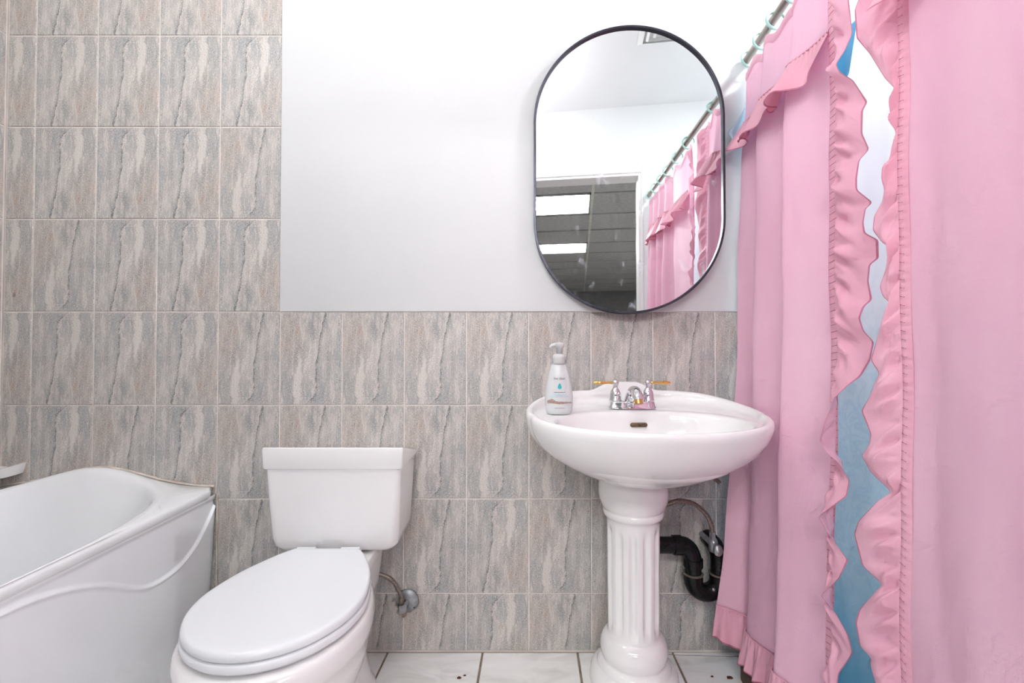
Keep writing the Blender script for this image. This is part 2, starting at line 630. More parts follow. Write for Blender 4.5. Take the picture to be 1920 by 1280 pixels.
def add_tile(parent, cx, cz, x0, x1, z0, z1, rot, place):
    """cell centre cx, cz, clipped to x0..x1, z0..z1"""
    a0 = max(cx - TW / 2 + JOINT / 2, x0) - cx
    a1 = min(cx + TW / 2 - JOINT / 2, x1) - cx
    b0 = max(cz - TH / 2 + JOINT / 2, z0) - cz
    b1 = min(cz + TH / 2 - JOINT / 2, z1) - cz
    if a1 - a0 < 0.012 or b1 - b0 < 0.012:
        return
    if rot:
        a0, a1, b0, b1 = -a1, -a0, -b1, -b0
    o = bpy.data.objects.new('tile', tile_mesh(a0, a1, b0, b1))
    COL.objects.link(o)
    o.parent = parent
    place(o, cx, cz, rot)


def place_far(o, cx, cz, rot):
    o.location = (cx, random.uniform(-0.0002, 0.0002), cz)
    o.rotation_euler = (random.uniform(-.002, .002), PI if rot else 0, random.uniform(-.002, .002))


ROT_ROWS = {0: 'rrurrurruruuurrr', 1: 'rrurrrrrurrururu'}
for j in range(-1, 8):
    cz = ROW0 + TH * (j + 0.5)
    for k in range(-5, 12):
        cx = COL0 + TW * (k + 0.5)
        if j >= 3 and k >= 0:
            continue
        if j >= 4:
            rot = (j, k) == (4, -1)
        elif j == 3:
            rot = k == -4
        elif j == 2:
            rot = k >= -1
        elif j == 1:
            rot = k >= -1 or k == -3
        else:
            rot = ROT_ROWS[0 if j == 0 else 1][(k + 5) % 16] == 'r'
        add_tile(wall, cx, cz, X_L + 0.002, X_R, 0.004, CEIL, rot, place_far)
plaster = box('plaster_panel', PLASTER_X, X_R, -0.0025, 0.02, PLASTER_Z, CEIL, M['paint'], wall, bevel=0.0015)
plaster['label'] = 'smooth white painted plaster above the tiled dado'

# left wall, tiled as well
wl = structure(box('wall_left', X_L - 0.12, X_L - 0.0025, DOOR_Y, 0.0, -0.1, CEIL, M['grout']))


def place_left(o, cx, cz, rot):
    o.location = (X_L, cx, cz)
    o.rotation_euler = (0, PI if rot else 0, PI / 2)
    o.rotation_mode = 'XYZ'


for j in range(-1, 8):
    for k in range(0, 8):
        add_tile(wl, -TW * (k + 0.5) - 0.004, ROW0 + TH * (j + 0.5), DOOR_Y + 0.002, -0.001, 0.004, CEIL,
                 False, place_left)
structure(box('wall_right', X_R, X_R + 0.12, DOOR_Y, 0.0, -0.1, CEIL, M['paint']))
structure(box('ceiling', X_L - 0.12, X_R + 0.12, DOOR_Y - 0.12, 0.13, CEIL, CEIL + 0.1, M['ceil']))

# wall with the door the camera looks in through
DX0, DX1, DZ = -0.36, 0.590, 2.05
v = []
f = []
for (x0, x1, z0, z1) in ((X_L - 0.12, DX0, -0.1, CEIL), (DX1, X_R + 0.12, -0.1, CEIL), (DX0, DX1, DZ, CEIL)):
    bv, bf = box_data(x0, x1, DOOR_Y - 0.12, DOOR_Y, z0, z1)
    f += [tuple(i + len(v) for i in q) for q in bf]
    v += bv
structure(mesh('wall_door', v, f, M['paint'], smooth=False))


MITRE = {'l': (0, 1), 'r': (0, 1), 't': (1, 1)}


def casing(name, p0, p1, outward):
    """a moulded door casing board between two inner corners; outward = direction away from the opening"""
    prof = [(0.0, 0.008), (0.004, 0.014), (0.012, 0.014), (0.018, 0.010), (0.050, 0.013), (0.062, 0.020), (0.078, 0.024),
            (0.092, 0.024), (0.096, 0.018), (0.096, 0.0), (0.0, 0.0)]
    ring0, ring1 = [], []
    d = (Vector(p1) - Vector(p0)).normalized()
    ow = Vector(outward)
    for a, h in prof:
        ring0.append(Vector(p0) + ow * a - d * a * MITRE[name][0] + Vector((0, h, 0)))
        ring1.append(Vector(p1) + ow * a + d * a * MITRE[name][1] + Vector((0, h, 0)))
    return ring0, ring1


trim = structure(box('trim_1', DX0 - 0.001, DX0 + 0.014, DOOR_Y - 0.12, DOOR_Y + 0.004, 0.0, DZ, M['trim']))
box('jamb', DX1 - 0.014, DX1 + 0.001, DOOR_Y - 0.12, DOOR_Y + 0.004, 0.0, DZ, M['trim'], trim)
box('jamb', DX0 + 0.014, DX1 - 0.014, DOOR_Y - 0.12, DOOR_Y + 0.004, DZ - 0.014, DZ + 0.001, M['trim'], trim)
for key, p0, p1, ow in (('l', (DX0, DOOR_Y, 0), (DX0, DOOR_Y, DZ), (-1, 0, 0)),
                        ('r', (DX1, DOOR_Y, 0), (DX1, DOOR_Y, DZ), (1, 0, 0)),
                        ('t', (DX0, DOOR_Y, DZ), (DX1, DOOR_Y, DZ), (0, 0, 1))):
    r0, r1 = casing(key, p0, p1, ow)
    loft('casing', [r0, r1], M['trim'], trim, smooth=False)

# floor: brown grout bed with marble tiles laid slightly askew
floor = structure(box('floor', X_L - 0.12, X_R + 0.12, DOOR_Y - 0.12, 0.0025, -0.08, -0.004, M['fgrout']))


def clip_poly(poly, axis, lim, keep_less):
    out = []
    for i, p in enumerate(poly):
        q = poly[(i + 1) % len(poly)]
        pi = (p[axis] <= lim) if keep_less else (p[axis] >= lim)
        qi = (q[axis] <= lim) if keep_less else (q[axis] >= lim)
        if pi:
            out.append(p)
        if pi != qi:
            t = (lim - p[axis]) / (q[axis] - p[axis])
            out.append((p[0] + (q[0] - p[0]) * t, p[1] + (q[1] - p[1]) * t))
    return out


FT = 0.3025
ang = math.radians(-2.7)
ca, sa = math.cos(ang), math.sin(ang)
for i in range(-6, 7):
    for j in range(-6, 2):
        g = 0.0035
        sq = [(i * FT + g, j * FT + g), ((i + 1) * FT - g, j * FT + g), ((i + 1) * FT - g, (j + 1) * FT - g), (i * FT + g, (j + 1) * FT - g)]
        pl = [(-0.107 + a * ca - b * sa, -0.285 + a * sa + b * ca) for a, b in sq]
        for ax, lim, less in ((0, X_R, True), (0, X_L, False), (1, -0.005, True), (1, DOOR_Y - 0.11, False)):
            if pl:
                pl = clip_poly(pl, ax, lim, less)
        if len(pl) < 3:
            continue
        n = len(pl)
        cx = sum(p[0] for p in pl) / n
        cy = sum(p[1] for p in pl) / n
        sh = [(cx + (p[0] - cx) * 0.988, cy + (p[1] - cy) * 0.988) for p in pl]
        vs = [(p[0], p[1], -0.006) for p in pl] + [(p[0], p[1], -0.0015) for p in pl] + [(p[0], p[1], 0.0) for p in sh]
        fs = [tuple(range(2 * n, 3 * n))]
        for k in range(n):
            k2 = (k + 1) % n
            fs += [(k, k2, n + k2, n + k), (n + k, n + k2, 2 * n + k2, 2 * n + k)]
        fix_normals(mesh('tile', vs, fs, M['marble'], floor, smooth=False))

# ------------------------------------------------------------------ the room behind the door (seen in the mirror)
HX0, HX1, HY0, HY1, HC = -3.0, 2.9, -9.6, DOOR_Y - 0.12, 2.29
structure(box('floor_hall', HX0, HX1, HY0, HY1, -0.1, -0.005, M['hallf']))
structure(box('wall_hall_far', HX0, HX1, HY0 - 0.1, HY0, -0.1, 2.7, M['hall']))
structure(box('wall_hall_left', HX0 - 0.1, HX0, HY0, HY1, -0.1, 2.7, M['hall']))
structure(box('wall_hall_right', HX1, HX1 + 0.1, HY0, HY1, -0.1, 2.7, M['hall']))
hc = structure(box('ceiling_hall', HX0, HX1, HY0, HY1, 2.6, 2.7, M['dark']))
ROWS = [-1.87 - 0.61 * k for k in range(0, 13)]
COLS = [-2.11, -0.89, 0.33, 1.55, 2.77]
troffer_cells = {(1, 1), (1, 4), (3, 2), (3, 5)}
pm = None
for ci in range(4):
    for ri in range(12):
        xa, xb = COLS[ci] + 0.012, COLS[ci + 1] - 0.012
        ya, yb = ROWS[ri + 1] + 0.006, ROWS[ri] - 0.006
        if (ci, ri) in troffer_cells:
            continue
        if pm is None:
            o = box('panel', -0.6, 0.6, -0.286, 0.286, 0, 0.015, M['panel'], hc)
            pm = o.data
            first = o
        else:
            first = bpy.data.objects.new('panel', pm)
            COL.objects.link(first)
            first.parent = hc
        first.location = ((xa + xb) / 2, (ya + yb) / 2, HC + random.uniform(0, 0.004))
        first.rotation_euler = (random.uniform(-.006, .006), random.uniform(-.003, .003), 0)
for xb in COLS:
    box('grid_bar', xb - 0.012, xb + 0.012, ROWS[-1], HY1, HC - 0.004, HC + 0.03, M['tbar'], hc)
for ci, ri in sorted(troffer_cells):
    xa, xb = COLS[ci] + 0.014, COLS[ci + 1] - 0.014
    ya, yb = ROWS[ri + 1] + 0.01, ROWS[ri] - 0.01
    where = {(1, 1): 'nearest the bathroom door', (1, 4): 'second from the bathroom door',
             }.get((ci, ri), None)
    lab = ('fluorescent troffer light in the grey ceiling, ' + where) if where else \
        ('fluorescent troffer at the far side of the grey ceiling, %s row' % ('nearer' if ri == 2 else 'farther'))
    t = thing('troffer_light', lab, 'ceiling light', ((xa + xb) / 2, (ya + yb) / 2, HC), 'troffer lights in the next room')
    v, f = [], []
    for bb in ((xa, xb, ya, yb, HC + 0.09, HC + 0.1), (xa, xa + 0.012, ya, yb, HC, HC + 0.09), (xb - 0.012, xb, ya, yb, HC, HC + 0.09),
               (xa, xb, ya, ya + 0.03, HC, HC + 0.09), (xa, xb, yb - 0.03, yb, HC, HC + 0.09)):
        bv, bf = box_data(*bb)
        f += [tuple(i + len(v) for i in q) for q in bf]
        v += bv
    mesh('housing', v, f, M['housing'], t, smooth=False)
    for q in (0.22, 0.5, 0.78):
        yy = lerp(ya, yb, q)
        tube('tube', [(xa + 0.03, yy, HC + 0.045), (xb - 0.03, yy, HC + 0.045)], 0.023, M['tubelight'], t, segs=6)

# ------------------------------------------------------------------ bathroom ceiling lamp, two added lamps, vent
for LX, LY, lab in ((-0.19, -0.86, 'round white glass globe lamp on the bathroom ceiling nearer the curtain'),
                    (-1.00, -0.86, 'unseen white glass globe lamp added above the bathtub edge to even out the light')):  # second globe is added only to spread the light more evenly
    t = thing('ceiling_lamp', lab, 'ceiling lamp', (LX, LY, CEIL), 'globe lamps on the bathroom ceiling')
    lathe('base', [(0.0, CEIL), (0.075, CEIL), (0.078, CEIL - 0.02), (0.06, CEIL - 0.05), (0.055, CEIL - 0.07)], (LX, LY, 0), M['trim'], t, segs=24)
    lathe('globe', [(0.135 * math.sin(PI * k / 10) + 0.002, CEIL - 0.055 - 0.135 * (1 - math.cos(PI * k / 10)) * 0.9) for k in range(11)], (LX, LY, 0), M['lamp'], t, segs=16)
t = thing('added_shower_lamp', 'unseen flat round lamp added inside the curtained shower to backlight the liner', 'ceiling lamp', (1.16, -0.55, CEIL))  # added lamp, brightens the blue liner from behind
lathe('rim', [(0.0, CEIL), (0.12, CEIL), (0.12, CEIL - 0.02), (0.105, CEIL - 0.024)], (1.16, -0.55, 0), M['trim'], t, segs=24)
lathe('diffuser', [(0.104, CEIL - 0.022), (0.09, CEIL - 0.03), (0.002, CEIL - 0.034)], (1.16, -0.55, 0), M['shower'], t, segs=16)
vx, vy = 0.65, -0.715
t = thing('ceiling_vent', 'square white louvred vent on the bathroom ceiling, reflected in the mirror', 'vent', (vx, vy, CEIL))
for k, (h, zt) in enumerate(((0.15, 0.006), (0.115, 0.014), (0.085, 0.018), (0.055, 0.022), (0.028, 0.026))):
    w = 0.022 if k == 0 else 0.010
    v, f = [], []
    outer = [(-h, -h), (h, -h), (h, h), (-h, h)]
    g = h - w
    inner = [(-g, -g), (g, -g), (g, g), (-g, g)]
    for a, b in outer:
        v.append((vx + a, vy + b, CEIL - zt))
    for a, b in inner:
        v.append((vx + a, vy + b, CEIL - zt - 0.010))
    for a, b in outer:
        v.append((vx + a, vy + b, CEIL - 0.0005))
    for i in range(4):
        i2 = (i + 1) % 4
        f += [(i, i2, 4 + i2, 4 + i), (i, 8 + i, 8 + i2, i2)]
    mesh('frame' if k == 0 else 'louvre', v, f, M['trim'], t, smooth=False)

# ------------------------------------------------------------------ bathtub
TX0, TX1 = X_L + 0.001, -0.945
TY0, TY1 = -0.002, -1.445
TCX, TCY = (TX0 + TX1) / 2, -0.725
TA, TB = 0.333, 0.690
TZ = 0.5225


def tub_bump(x, y):
    return 0.066 * math.exp(-((x + 1.32) / 0.195) ** 2) * sstep(y, -0.5, -0.12)


tub = thing('bathtub', 'white acrylic bathtub with a wavy ridge on its apron and raised headrest', 'bathtub', (TCX, TCY, 0))
NA = 160
angs = [2 * PI * i / NA for i in range(NA)]


def tub_oval(a, k=1.0, pw=3.3):
    c, s = math.cos(a), math.sin(a)
    r = (abs(c / TA) ** pw + abs(s / TB) ** pw) ** (-1 / pw)
    return TCX + c * r * k, TCY + s * r * k


def tub_rect(a, inset=0.0):
    c, s = math.cos(a), math.sin(a)
    hx, hy = (TX1 - TX0) / 2 - inset, (TY0 - TY1) / 2 - inset
    r = min(hx / abs(c) if abs(c) > 1e-6 else 9, hy / abs(s) if abs(s) > 1e-6 else 9)
    return TCX + c * r, TCY + s * r


rings = []


def ring(fn):
    rings.append([fn(a) for a in angs])


def shrink(a, d):
    """oval grown by d metres, kept inside the rectangle"""
    x, y = tub_oval(a)
    L = math.hypot(x - TCX, y - TCY)
    rx, ry = tub_rect(a, 0.006)
    Lr = math.hypot(rx - TCX, ry - TCY)
    k = min(L + d, Lr) / L
    return TCX + (x - TCX) * k, TCY + (y - TCY) * k


def zt(a, dz, amt=1.0):
    def q(x, y):
        return (x, y, TZ + tub_bump(x, y) * amt + dz)
    return q


def rz(a, inset, dz):
    x, y = tub_rect(a, inset)
    return (x, y, TZ + tub_bump(x, y) * 0.95 * sstep(y, -0.3, -0.02) + dz)


ring(lambda a: rz(a, 0.004, -0.026))
ring(lambda a: rz(a, 0.0, -0.020))
ring(lambda a: rz(a, 0.0, -0.008))
ring(lambda a: rz(a, 0.0025, -0.0025))
ring(lambda a: rz(a, 0.007, 0.0))
for d, dz in ((0.035, 0.0), (0.02, 0.002), (0.010, 0.003), (0.0, 0.0), (-0.008, -0.008), (-0.014, -0.022)):
    def fn(a, d=d, dz=dz):
        x, y = shrink(a, d)
        return (x, y, TZ + tub_bump(x, y) + dz)
    ring(fn)
for k, h in ((0.93, 0.44), (0.90, 0.34), (0.86, 0.22), (0.80, 0.15), (0.70, 0.118), (0.5, 0.105), (0.2, 0.10), (0.02, 0.10)):
    def fn(a, k=k, h=h):
        x, y = tub_oval(a, 1.0, 3.3 if k > 0.75 else 2.8)
        sl = 1.0 - 0.10 * (1 - h / 0.5) * sstep(math.sin(a), 0.3, 1.0)
        return (TCX + (x - TCX) * k, TCY + (y - TCY) * k * sl, h + 0.6 * tub_bump(x, y) * sstep(h, 0.15, 0.45))
    ring(fn)
loft('basin', rings, M['acrylic'], tub, cap0=False, cap1=True)

RIDGE = [(0.0, 0.47), (0.02, 0.447), (0.075, 0.384), (0.125, 0.353), (0.18, 0.338), (0.25, 0.340), (0.31, 0.362), (0.395, 0.413),
         (0.464, 0.444), (0.524, 0.462), (0.58, 0.472), (0.66, 0.477), (0.725, 0.478)]


def ridge(yd):
    return interp_s(yd if yd < 0.725 else 1.45 - yd, RIDGE)


ny, nz = 320, 260
v = []
for j in range(nz):
    for i in range(ny):
        yd = 0.004 + (1.441 - 0.004) * (0.5 - 0.5 * math.cos(PI * i / (ny - 1)))
        q = j / (nz - 1)
        z = (TZ - 0.020) * (1 - q)
        d = z - ridge(yd)
        x = TX1 - 0.004 - 0.030 * max(0.0, 1 - z / 0.5) ** 1.5
        x -= 0.0055 * sstep(d, -0.002, 0.006) * (1 - sstep(z, 0.480, 0.495))
        x += 0.0035 * math.exp(-((d + 0.003) / 0.0045) ** 2)
        x -= 0.003 * math.exp(-((yd) / 0.012) ** 2)
        v.append((x, -yd, z))
mesh('apron', v, grid_faces(ny, nz), M['apron'], tub)
# thin bead under the rolled edge of the rim
tube('rim_bead', [(TX1 - 0.010, -0.010, TZ - 0.030), (TX1 - 0.008, TY1 + 0.004, TZ - 0.030)], 0.0045, M['acrylic'], tub, segs=12)
# bead of caulk where the tub meets the tiles
cp = []
for k in range(60):
    x = lerp(TX0 + 0.01, TX1 - 0.01, k / 59)
    cp.append((x, -0.003, TZ + tub_bump(x, -0.003) * 0.95 + 0.0015 + random.uniform(-.0008, .0008)))
tube('caulk_bead', cp, 0.0042, M['caulk'], tub, segs=6)
tube('caulk_bead', [(TX1 - 0.001, -0.0022, TZ - 0.02 - k * 0.025) for k in range(20)], 0.003, M['caulk'], tub, segs=6)

# soap dish at the left frame edge
sd = thing('soap_dish', 'white ceramic corner soap dish above the tub at the left edge', 'soap dish', (X_L, 0, 0.56))
n = 20
r0, r1, r2, r3 = [], [], [], []
for i in range(n + 1):
    a = PI / 2 * i / n
    cx, sy = math.cos(a), math.sin(a)
    for rr, h, L in ((0.074, 0.570, r0), (0.084, 0.602, r1), (0.075, 0.602, r2), (0.062, 0.585, r3)):
        L.append((X_L + 0.001 + rr * cx, -0.001 - rr * sy, h - 0.010 * sy))
vv = [(X_L + 0.001, -0.001, 0.575)] + r0 + r1 + r2 + r3 + [(X_L + 0.001, -0.001, 0.590)]
m_ = n + 1
ff = [(0, 1 + i + 1, 1 + i) for i in range(n)]
for L in range(3):
    ff += [(1 + L * m_ + i, 1 + L * m_ + i + 1, 1 + (L + 1) * m_ + i + 1, 1 + (L + 1) * m_ + i) for i in range(n)]
ff += [(1 + 3 * m_ + i, 1 + 3 * m_ + i + 1, 1 + 4 * m_) for i in range(n)]
o = fix_normals(mesh('dish', vv, ff, M['porc'], sd))
auto_smooth(o, 50)

# ------------------------------------------------------------------ toilet
TTX = -0.497
toilet = thing('toilet', 'white two-piece toilet with closed elongated lid beside the bathtub', 'toilet', (TTX, -0.36, 0))
EGG = [(0.234, 0.088), (0.26, 0.108), (0.288, 0.124), (0.36, 0.157), (0.43, 0.174), (0.48, 0.178), (0.53, 0.170), (0.57, 0.154),
       (0.61, 0.127), (0.64, 0.093), (0.656, 0.062), (0.666, 0.030), (0.669, 0.0)]


def egg_ring(h, k=1.0, kf=0.0, kb=0.0, x0=TTX, n=33, zc=0.45):
    """closed egg outline at height h; k scales about (x0, zc), kf pushes the front, kb the back"""
    half = []
    for i in range(n):
        # denser sampling near the front tip
        q = i / (n - 1)
        zd = 0.234 + (0.669 - 0.234) * (1 - (1 - q) ** 2.2)
        half.append((zd, max(0.0, interp_s(zd, EGG))))
    half[-1] = (0.669, 0.0)
    pts = [(x0 + w * k, zd) for zd, w in half] + [(x0 - w * k, zd) for zd, w in reversed(half[:-1])]
    out = []
    for x, zd in pts:
        zz = zc + (zd - zc) * k
        q = (zd - 0.234) / 0.435
        zz += kf * q - kb * (1 - q)
        out.append((x, -zz, h))
    return out


# bowl
lv = [(0.387, 0.90, 0, 0), (0.388, 0.995, 0.008, 0.0), (0.384, 1.018, 0.010, 0.0), (0.374, 1.032, 0.012, 0.005), (0.350, 1.034, 0.012, 0.02),
      (0.336, 1.018, 0.008, 0.03), (0.326, 0.985, 0.002, 0.03), (0.29, 0.945, -0.014, 0.04), (0.24, 0.86, -0.04, 0.05),
      (0.19, 0.74, -0.07, 0.06), (0.14, 0.63, -0.085, 0.06), (0.09, 0.56, -0.09, 0.05), (0.05, 0.555, -0.09, 0.05),
      (0.02, 0.60, -0.085, 0.06), (0.0, 0.62, -0.083, 0.065)]
loft('bowl', [egg_ring(h, k, kf, kb) for h, k, kf, kb in lv], M['bowl'], toilet)
# rear deck carrying the tank and hinge
dk = []
for h, hw, y0, y1 in ((0.20, 0.085, -0.05, -0.30), (0.28, 0.098, -0.04, -0.32), (0.36, 0.108, -0.035, -0.33), (0.392, 0.112, -0.035, -0.33),
                      (0.399, 0.108, -0.04, -0.325)):
    r = []
    for i in range(32):
        a = 2 * PI * i / 32
        c, s = math.cos(a), math.sin(a)
        r.append((TTX + hw * math.copysign(abs(c) ** 0.35, c), (y0 + y1) / 2 + (y0 - y1) / 2 * math.copysign(abs(s) ** 0.35, s), h))
    dk.append(r)
loft('deck', dk, M['bowl'], toilet)
# foot
ft = []
for h, hw, y0, y1 in ((0.0, 0.125, -0.10, -0.50), (0.025, 0.122, -0.10, -0.50), (0.05, 0.108, -0.11, -0.49), (0.12, 0.095, -0.12, -0.45), (0.25, 0.09, -0.1, -0.4)):
    r = []
    for i in range(40):
        a = 2 * PI * i / 40
        c, s = math.cos(a), math.sin(a)
        r.append((TTX + hw * math.copysign(abs(c) ** 0.6, c), (y0 + y1) / 2 + (y0 - y1) / 2 * math.copysign(abs(s) ** 0.6, s), h))
    ft.append(r)
loft('foot', ft, M['bowl'], toilet)
for s in (-1, 1):
    lathe('floor_bolt', [(0.009, 0.03), (0.009, 0.05), (0.006, 0.056), (0.001, 0.057)], (TTX + s * 0.106, -0.29, 0), M['rust'], toilet, segs=12)
# seat and lid
seat = loft('seat', [egg_ring(h, k, 0.0, 0.0) for h, k in ((0.395, 0.93), (0.395, 0.988), (0.400, 0.999), (0.408, 0.999), (0.412, 0.985), (0.412, 0.94))],
            M['plastic'], toilet)
lid = loft('lid', [egg_ring(h, k) for h, k in ((0.4145, 0.94), (0.4145, 0.978), (0.418, 0.990), (0.425, 0.990), (0.4300, 0.980), (0.4320, 0.964), (0.4330, 0.94),
                                               (0.4335, 0.90), (0.4345, 0.7), (0.435, 0.4), (0.4352, 0.05))], M['plastic'], toilet)
for s in (-1, 1):
    tube('hinge', [(TTX + s * 0.035, -0.228, 0.417), (TTX + s * 0.085, -0.228, 0.417)], 0.012, M['plastic'], lid, segs=14)
# tank
TKX = -0.493


def rrect(hw, y0, y1, h, r=0.03, n=8, x0=TKX, hf=None):
    out = []
    for cx, cy, a0 in ((hw - r, y0 - r, 0), (-hw + r, y0 - r, PI / 2), (-hw + r, y1 + r, PI), (hw - r, y1 + r, 3 * PI / 2)):
        for i in range(n + 1):
            a = a0 + PI / 2 * i / n
            x, y = cx + r * math.cos(a), cy + r * math.sin(a)
            q = (y0 - y) / (y0 - y1)
            out.append((x0 + x, y, h if hf is None else lerp(hf, h, q)))
    return out


tk = []
for h, hw, yf, r in ((0.402, 0.12, -0.165, 0.03), (0.404, 0.148, -0.188, 0.03), (0.410, 0.163, -0.200, 0.03), (0.422, 0.1725, -0.208, 0.03), (0.445, 0.177, -0.211, 0.028),
                     (0.50, 0.180, -0.2125, 0.024), (0.56, 0.183, -0.2135, 0.018), (0.62, 0.185, -0.214, 0.014), (0.645, 0.187, -0.214, 0.012)):
    tk.append(rrect(hw, -0.02, yf, h, r))
loft('tank', tk, M['tank'], toilet, sharp=50)
tl = []
for h, hb, hw, yf, r in ((0.634, 0.634, 0.186, -0.213, 0.010), (0.637, 0.637, 0.1905, -0.2175, 0.008), (0.642, 0.640, 0.1920, -0.219, 0.007),
                         (0.690, 0.643, 0.1940, -0.2205, 0.006), (0.6945, 0.645, 0.193, -0.2195, 0.006), (0.696, 0.6465, 0.191, -0.2175, 0.006)):
    tl.append(rrect(hw, -0.014, yf, h, r, hf=hb))
loft('tank_lid', tl, M['tank'], toilet, sharp=35)

# toilet water supply
SX, SZ = -0.334, 0.163
sup = thing('toilet_supply_line', 'corroded braided hose rising from a round wall plate beside the toilet', 'supply hose', (SX, 0, SZ))
hose = catmull([(SX - 0.006, -0.055, SZ + 0.020), (SX - 0.012, -0.058, SZ + 0.055), (SX - 0.035, -0.062, SZ + 0.095), (SX - 0.08, -0.07, SZ + 0.118), (SX - 0.13, -0.09, SZ + 0.122),
                (SX - 0.185, -0.11, SZ + 0.15), (SX - 0.20, -0.12, 0.405)], 50)
tube('hose', hose, lambda q: 0.0062 + 0.0004 * math.sin(q * 260), M['braid'], sup, segs=12)
lathe('wall_plate', [(0.0, -0.001), (0.036, -0.001), (0.037, -0.003), (0.034, -0.008), (0.018, -0.012), (0.012, -0.014)], (SX, 0, SZ), M['galv'], sup, axis='Y', segs=40)
rv = []
for i in range(28):
    a = 2 * PI * i / 28
    r = 0.030 + 0.006 * math.sin(3 * a + 1) + 0.004 * math.sin(7 * a)
    rv.append((SX - 0.010 + r * math.cos(a), -0.0006, SZ - 0.022 + r * 0.9 * math.sin(a)))
mesh('rust_smear', rv, [tuple(range(28))], M['smear'], sup, smooth=False)
tube('stub', [(SX, -0.008, SZ), (SX, -0.055, SZ)], 0.009, M['galv'], sup, segs=14)
lathe('nut', [(0.0, -0.012), (0.0125, -0.012), (0.0135, -0.010), (0.0135, 0.010), (0.0125, 0.012), (0.0, 0.012)], (SX - 0.004, -0.055, SZ + 0.006), M['galv'], sup, segs=6, sharp=30)
lathe('ferrule', [(0.0085, 0.0), (0.0085, 0.02), (0.007, 0.022)], (SX - 0.007, -0.055, SZ + 0.016), M['braid'], sup, segs=14)
for dx, dz in ((-0.022, 0.018), (0.022, -0.018)):
    lathe('screw_hole', [(0.0, -0.0072), (0.0032, -0.0072), (0.0032, -0.0095), (0.0, -0.0095)], (SX + dx, 0, SZ + dz), M['dark'], sup, axis='Y', segs=10)

# ------------------------------------------------------------------ pedestal sink
KX = 0.356
sink = thing('pedestal_sink', 'white porcelain pedestal sink with fluted column below the oval mirror', 'sink', (KX, -0.2, 0))
KC = 0.238            # distance of the outline centre from the wall


def sink_out(a):
    """outline; a measured so that sin>0 is the front"""
    c, s = math.cos(a), math.sin(a)
    if s >= 0:
        A, B, p = 0.315, 0.260, 2.1
    else:
        A, B, p = 0.315, 0.232, 2.35
    r = (abs(c / A) ** p + abs(s / B) ** p) ** (-1 / p)
    for a0 in (0.16, PI - 0.16):
        r *= 1 - 0.011 * math.exp(-((a - a0) / 0.06) ** 2)
    for a0 in (-0.10, PI + 0.10, -0.10 + 2 * PI):
        r *= 1 + 0.010 * math.exp(-((a - a0) / 0.16) ** 2)
    return c * r, s * r


def sink_rim(x, zd):
    z = interp_s(zd, [(0.0, 0.836), (0.05, 0.832), (0.1, 0.821), (0.18, 0.806), (0.27, 0.797), (0.4, 0.788), (0.51, 0.784)])
    hump = 0.026 * (1 - sstep(abs(x), 0.035, 0.115)) * (1 - sstep(zd, 0.03, 0.08))
    return z + hump


NS = 200
sa_ = [2 * PI * i / NS for i in range(NS)]
EA, EB, EC = 0.240, 0.145, 0.312


def ell(a, k):
    c, s = math.cos(a), math.sin(a)
    r = (abs(c / EA) ** 2.3 + abs(s / EB) ** 2.3) ** (-1 / 2.3)
    return c * r * k, EC + s * r * k


def deck_h(zd):
    return interp_s(zd, [(0.0, 0.794), (0.1, 0.791), (0.2, 0.786), (0.35, 0.781), (0.5, 0.777)])


rings = []


def sring(fn):
    r = []
    for a in sa_:
        x, zd, h = fn(a)
        zd = max(0.0045, zd)
        r.append((KX + x, -zd, h))
    rings.append(r)


UNDER = [(0.02, 0.607), (0.12, 0.6075), (0.24, 0.610), (0.34, 0.6155), (0.45, 0.6265), (0.58, 0.644), (0.72, 0.667), (0.84, 0.692), (0.92, 0.716), (0.97, 0.740), (0.995, 0.760)]
for k, h in UNDER:
    def fn(a, k=k, h=h):
        x, s = sink_out(a)
        # rear underside tucks back to the wall
        return x * k, KC + s * k * (1.0 if s > 0 else 1.0), h
    sring(fn)
for k, dz in ((1.004, -0.018), (1.004, -0.009), (0.995, -0.002), (0.980, 0.0), (0.960, -0.002), (0.945, -0.008)):
    def fn(a, k=k, dz=dz):
        x, s = sink_out(a)
        x2, s2 = x * k, KC + s * k
        rim = sink_rim(x, KC + s)
        dh = deck_h(s2)
        if dz == -0.008:
            h = lerp(dh, rim, 0.70)
        elif dz == -0.002 and k < 0.97:
            h = lerp(dh, rim, 0.92)
        else:
            h = rim + dz
        return x2, s2, h
    sring(fn)


def deckring(q, up):
    def fn(a):
        x, s = sink_out(a)
        # match directions: outline point and opening point with the same angle parameter
        ox, oz = x * 0.93, KC + s * 0.93
        ex, ez = ell(a, 1.05)
        X, Z = lerp(ox, ex, q), lerp(oz, ez, q)
        rim = sink_rim(x, KC + s)
        dh = deck_h(Z)
        h = lerp(lerp(dh, rim, 0.30 * (1 - q) ** 2), dh, up)
        return X, Z, h
    return fn


sring(deckring(0.0, 0.0))
sring(deckring(0.22, 0.8))
sring(deckring(0.5, 1.0))
sring(deckring(0.8, 1.0))
sring(deckring(1.0, 1.0))
for k, dz in ((1.02, -0.002), (0.995, -0.008), (0.975, -0.020), (0.945, -0.045), (0.89, -0.08), (0.78, -0.112), (0.6, -0.132), (0.35, -0.142), (0.1, -0.146)):
    def fn(a, k=k, dz=dz):
        ex, ez = ell(a, k)
        return ex, ez, deck_h(ez) + dz
    sring(fn)
loft('basin', rings, M['porc'], sink, cap0=True, cap1=True)
